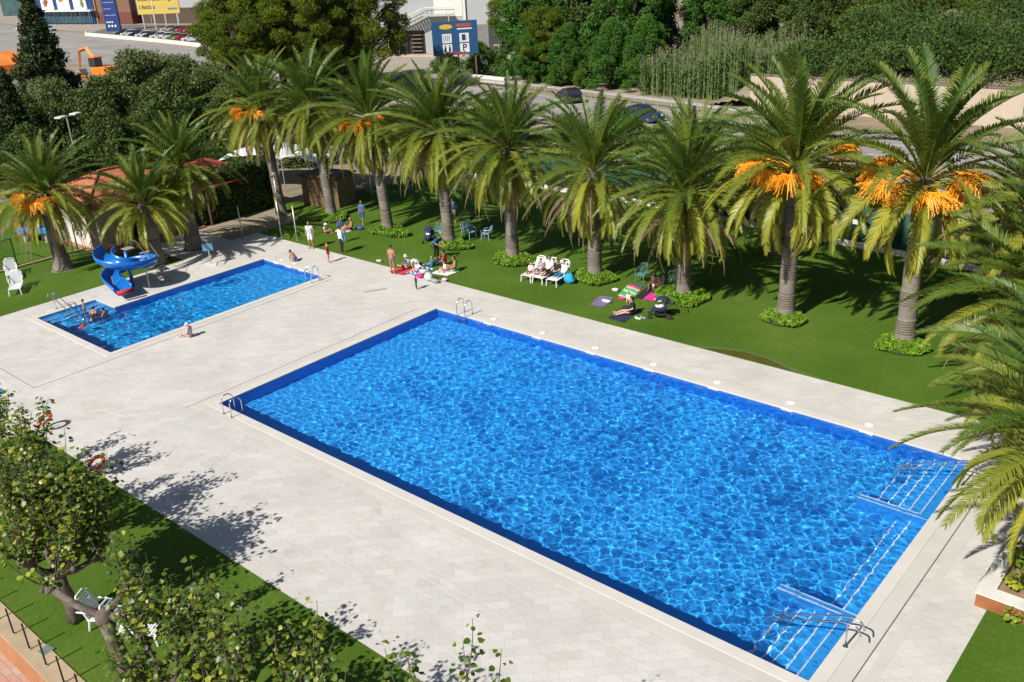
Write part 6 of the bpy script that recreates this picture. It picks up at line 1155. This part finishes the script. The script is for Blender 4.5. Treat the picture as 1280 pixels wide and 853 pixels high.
def person(loc, rz, pose, sc, label, skin='tan', hair='black', top=None, bottom=None, btype='shorts', group=None, head=1., longhair=False, hat=None, sleeves=True, z=None, cut=None):
    J = joints(pose); o = empty('person', loc, rz, label, 'person', group); o.scale = (sc,)*3; NP[0] += 1; b = MB(); up = (J['nec']-J['pel']).normalized()
    side = Vector((0, 1, 0))
    for s_ in (-1, 1):
        b.cap(J['pel']+side*.05*s_, J['che']+side*.075*s_, .108, .112); b.cap(J['pel']+side*.06*s_, J['pel']+side*.06*s_-up*.04, .112, .105); b.cap(J['che']+side*.07*s_, J['che'].lerp(J['nec'], .6)+side*.09*s_, .105, .06)
        k = 'L' if s_ > 0 else 'R'
        b.cap(J['che'].lerp(J['nec'], .6)+side*.05*s_, J['sh'+k], .06, .058); b.cap(J['sh'+k], J['el'+k], .052, .040); b.cap(J['el'+k], J['wr'+k], .040, .027); d = (J['wr'+k]-J['el'+k]).normalized()
        pz = d.cross(side).normalized(); pz = pz if pz.length > .1 else Vector((0, 0, 1)); lat = d.cross(Vector((0, 1, 0)) if abs(d.y) < .9 else Vector((1, 0, 0))).normalized(); pe = J['wr'+k]+d*.085
        for t in (-.018, 0, .018): b.cap(J['wr'+k]+lat*t*.7+d*.01, pe+lat*t*1.25, .017, .015, 6)
        for i, (t, ln) in enumerate(((-.034, .055), (-.012, .068), (.011, .064), (.033, .048))):
            f0 = pe+lat*t; f1 = f0+d*ln*.6; f2 = f1+(d*.7+side*(-.5*s_)).normalized()*ln*.5; b.cap(f0, f1, .0105, .010, 6); b.cap(f1, f2, .010, .009, 6)
        th = J['wr'+k]+d*.03-lat*.025; b.cap(th, th-lat*.03+d*.035, .013, .011, 6); b.cap(th-lat*.03+d*.035, th-lat*.032+d*.06, .011, .009, 6)
        b.cap(J['hi'+k], J['kn'+k], .088, .056); b.cap(J['kn'+k], J['an'+k], .056, .036); b.cap(J['kn'+k].lerp(J['an'+k], .15), J['kn'+k].lerp(J['an'+k], .45), .055, .052); b.cap(J['an'+k], J['to'+k], .040, .030); b.cap(J['an'+k], J['an'+k]+(J['an'+k]-J['to'+k]).normalized()*.035-Vector((0, 0, .015)), .036, .03)
    b.cap(J['nec']-up*.04, J['nec'].lerp(J['hea'], .6), .056, .052); H = J['hea']; hs = head
    b.ell(H+Vector((-.012, 0, .015))*hs, (.092*hs, .075*hs, .098*hs), 16, 12); b.ell(H+Vector((.022, 0, -.045))*hs, (.060*hs, .055*hs, .060*hs), 12, 8); b.cap(H+Vector((.075, 0, .012))*hs, H+Vector((.092, 0, -.022))*hs, .011*hs, .016*hs, 6)
    b.cap(H+Vector((.072, -.018, -.055))*hs, H+Vector((.072, .018, -.055))*hs, .011*hs, .011*hs, 6)
    for s_ in (-1, 1): b.ell(H+Vector((-.005, .076*s_, -.005))*hs, (.018*hs, .012*hs, .03*hs), 8, 6)
    bm_ = remesh(b, .0115, 'body', 2); link('body', bm_, SK[skin], o, smooth=True)
    for s_ in (-1, 1): m = MB(); m.ell(H+Vector((.073, .03*s_, .018))*hs, (.012*hs, .015*hs, .010*hs), 8, 6); m.build('eye', EYE, o, smooth=True)
    hm = MB(); hm.ell(H+Vector((-.028, 0, .040))*hs, (.094*hs, .088*hs, .092*hs), 16, 12)
    if longhair: hm.cap(H+Vector((-.06, 0, 0))*hs, H+Vector((-.10, 0, -.20)), .075*hs, .05)
    link('hair', remesh(hm, .014, 'hair', 1), HR[hair], o, smooth=True)
    if hat is not None: m = MB(); m.v = []; m.lathe([(.17*hs, .03), (.15*hs, .045), (.10*hs, .05), (.098*hs, .11), (.06*hs, .145), (.01, .15)], n=18); m.v = [tuple(Vector(v)+H) for v in m.v]; m.build('hat', hat, o, smooth=True)
    if top is not None:
        t = MB()
        for s_ in (-1, 1):
            k = 'L' if s_ > 0 else 'R'; t.cap(J['pel']+side*.055*s_+up*.02, J['che']+side*.078*s_, .126, .128); t.cap(J['che']+side*.07*s_, J['che'].lerp(J['nec'], .55)+side*.085*s_, .118, .075); t.cap(J['che'].lerp(J['nec'], .55)+side*.06*s_, J['sh'+k], .073, .07)
            if sleeves: t.cap(J['sh'+k], J['sh'+k].lerp(J['el'+k], .6 if sleeves != 'long' else 1), .068, .06)
            if sleeves == 'long': t.cap(J['el'+k], J['wr'+k].lerp(J['el'+k], .08), .056, .044)
        link('shirt', remesh(t, .016, 'shirt', 2), top, o, smooth=True)
    if bottom is not None:
        t = MB(); far = dict(shorts=.72, trousers=1, swim=.22, bikini=.06)[btype]
        for s_ in (-1, 1):
            k = 'L' if s_ > 0 else 'R'; t.cap(J['pel']+side*.06*s_+up*(.05 if btype != 'bikini' else -.01), J['pel']+side*.06*s_-up*.04, .124, .122); t.cap(J['hi'+k], J['hi'+k].lerp(J['kn'+k], far), .102 if btype != 'bikini' else .095, .102-.028*far)
            if btype == 'trousers': t.cap(J['kn'+k], J['an'+k].lerp(J['kn'+k], .06), .072, .052)
        link({'shorts': 'shorts', 'trousers': 'trousers', 'swim': 'swimming_trunks', 'bikini': 'bikini'}[btype], remesh(t, .015, btype, 2), bottom, o, smooth=True)
    return o
W_ = 'people walking and standing on the lawn edge'; G2 = 'people on towels on the lawn'; G3 = 'people on the white loungers'; KP_ = 'children bathing at the small pool steps'
person((-13.55, 15.35, .01), R_(-60), 'stand', .98, 'man in pale T-shirt and white shorts standing on the paving edge', 'tan', 'brown', cMint, cW, 'shorts', W_)
person((-12.3, 13.2, .01), R_(-160), 'crouch', .72, 'small shirtless child in blue shorts crouching by the small pool', 'tan', 'brown', None, cB, 'swim', W_, 1.25)
person((-10.45, 14.15, .01), R_(30), 'stand', .66, 'small blond child in a red top with a blue bag', 'light', 'blond', cR, cR, 'swim', W_, 1.25, True)
person((-11.15, 15.75, .01), R_(70), 'stand', .98, 'man in white hoodie and black trousers seen from behind', 'tan', 'black', cW, cK, 'trousers', W_, sleeves='long')
person((-12.75, 17.25, .02), R_(115), 'stand', .66, 'shirtless boy in bright blue trousers walking on the grass', 'tan', 'brown', None, cloth('bright_blue', (.02, .35, .62)), 'trousers', W_, 1.2)
person((-14.6, 20.4, .02), R_(-70), 'walk', .95, 'woman in blue and white top and pink shoes standing in palm shade', 'tan', 'brown', cDEN, cB, 'shorts', W_, longhair=True)
person((-15.0, 18.9, .02), R_(-20), 'sit', .92, 'person in denim jacket seated on the white towel near the reed shed', 'tan', 'brown', cDEN, cGREY, 'shorts', G2, sleeves='long'); person((-14.4, 19.2, .02), R_(-120), 'sit', .9, 'tanned person sitting beside the one in denim', 'tan', 'blond', None, cNavy, 'swim', G2, longhair=True); person((-15.3, 17.9, .02), R_(20), 'sit', .7, 'child in a white and orange hat sitting on the grass', 'tan', 'brown', cW, cR, 'swim', G2, 1.2, hat=cW)
person((-5.75, 14.85, .01), R_(100), 'back', .97, 'woman in a patterned bikini seen from behind at the lawn edge', 'tan', 'black', None, cPU, 'bikini', W_)
person((-5.2, 16.2, .05), R_(150), 'lie', .92, 'person lying on the blue checked towel', 'tan', 'brown', cW, cGREY, 'shorts', G2); person((-5.6, 15.75, .05), R_(170), 'sitlean', .9, 'person leaning back on the red towel beside the bikini woman', 'light', 'blond', cMint, cR, 'shorts', G2, hat=cW)
person((-4.55, 15.75, .05), R_(200), 'lie', .75, 'child lying at the edge of the checked towel', 'light', 'brown', cMint, cB, 'swim', G2, 1.15)
person((-5.6, 18.1, .02), R_(-10), 'bend', .96, 'woman in blue top and black trousers bending over a child', 'tan', 'brown', cB, cK, 'trousers', G2, longhair=True)
person((-4.3, 17.4, .02), R_(-150), 'sit', 1.0, 'man in a red T-shirt and dark trousers sitting on the grass', 'tan', 'black', cR, cNavy, 'trousers', G2); person((-4.75, 16.9, .02), R_(-170), 'sitlean', .66, 'child in a turquoise top in front of the man in red', 'light', 'blond', cT, cB, 'trousers', G2, 1.2)
person((-3.1, 17.0, .05), R_(-130), 'sit', .95, 'tanned woman in a green swimsuit bottom sitting on the white towel', 'tan', 'brown', None, cGRN, 'bikini', G2, longhair=True); person((-3.55, 16.7, .05), R_(-110), 'sit', .6, 'toddler in white sitting against the tanned woman', 'light', 'brown', cW, cPALEP, 'swim', G2, 1.3)
person((1.95, 18.85, .0), R_(-90), 'chair', .98, 'man in a white T-shirt and sunglasses on the middle lounger', 'tan', 'black', cW, cK, 'shorts', G3); person((2.45, 18.8, .0), R_(-100), 'chair', .93, 'person in a black T-shirt and dark trousers between two loungers', 'light', 'brown', cK, cK, 'trousers', G3); person((2.85, 18.95, .0), R_(-90), 'chair', .88, 'boy in a white T-shirt and blue jeans on the right lounger', 'light', 'brown', cW, cloth('jeans', (.03, .2, .36)), 'trousers', G3)
person((1.5, 18.7, .12), R_(-90), 'chair', .74, 'boy in a grey T-shirt on the left lounger', 'light', 'brown', cGREY, cDEN, 'shorts', G3, 1.15); person((1.2, 18.3, .14), R_(-80), 'chair', .60, 'small child in white at the left end of the loungers', 'light', 'blond', cW, cR, 'shorts', G3, 1.25)
person((8.45, 17.1, .05), R_(-135), 'sitlean', .98, 'woman in a black top and bare legs sitting on the navy mat', 'light', 'brown', cK, cK, 'swim', G2, longhair=True); person((7.35, 18.5, .03), R_(-60), 'sit', .5, 'baby in white and blue clothes at the near end of the striped towel', 'light', 'brown', cW, cW, 'swim', G2, 1.35)
person((7.5, 20.6, .05), R_(-80), 'sit', .95, 'dark-skinned person crouched at the top of the black towel', 'dark', 'black', None, cW, 'swim', G2); person((8.0, 20.7, .05), R_(-110), 'sit', .9, 'second dark-skinned person seated on the pink towel beside the trunk', 'dark', 'black', cK, cK, 'swim', G2)
person((-7.35, 3.2, .01), R_(-150), 'sit', .78, 'girl wrapped in a pale pink towel sitting between the two pools', 'light', 'blond', cPALEP, cPALEP, 'shorts', G2, 1.15, hat=cPALEP, sleeves='long'); person((-2.85, 13.85, .01), R_(-120), 'stand', .46, 'toddler in a dark hooded towel standing on the paving', 'light', 'brown', cNavy, cNavy, 'trousers', W_, 1.35, sleeves='long')
person((-9.9, 24.0, .02), R_(-40), 'walk', .95, 'person in pale shorts walking in the deep shade behind the palms', 'tan', 'black', cDEN, cW, 'shorts', W_); person((-4.6, 23.6, .02), R_(-100), 'stand', .9, 'person in white standing in the shade beside the middle trunk', 'tan', 'black', cW, cGREY, 'shorts', W_)
person((-15.2, 1.9, -.36), R_(-110), 'stand', .60, 'child with brown hair standing on the pool steps by the handrail', 'tan', 'brown', None, cR, 'swim', KP_, 1.2); person((-14.6, 2.1, -.10), R_(160), 'float', .85, 'boy leaning over in the shallow water of the steps', 'tan', 'black', None, cR, 'swim', KP_, 1.1); person((-13.95, 2.3, -.50), R_(-150), 'sit', .95, 'tanned man with dark hair sitting in the water beside the children', 'tan', 'black', None, cNavy, 'swim', KP_); person((-13.45, .75, -.05), R_(40), 'float', .6, 'small child paddling alone near the handrail in the small pool', 'tan', 'brown', cR, cW, 'swim', KP_, 1.2)
person((-13.9, 1.6, -.42), R_(60), 'sit', .6, 'small child in white in the man\'s arms in the water', 'light', 'brown', cW, cW, 'swim', KP_, 1.25)
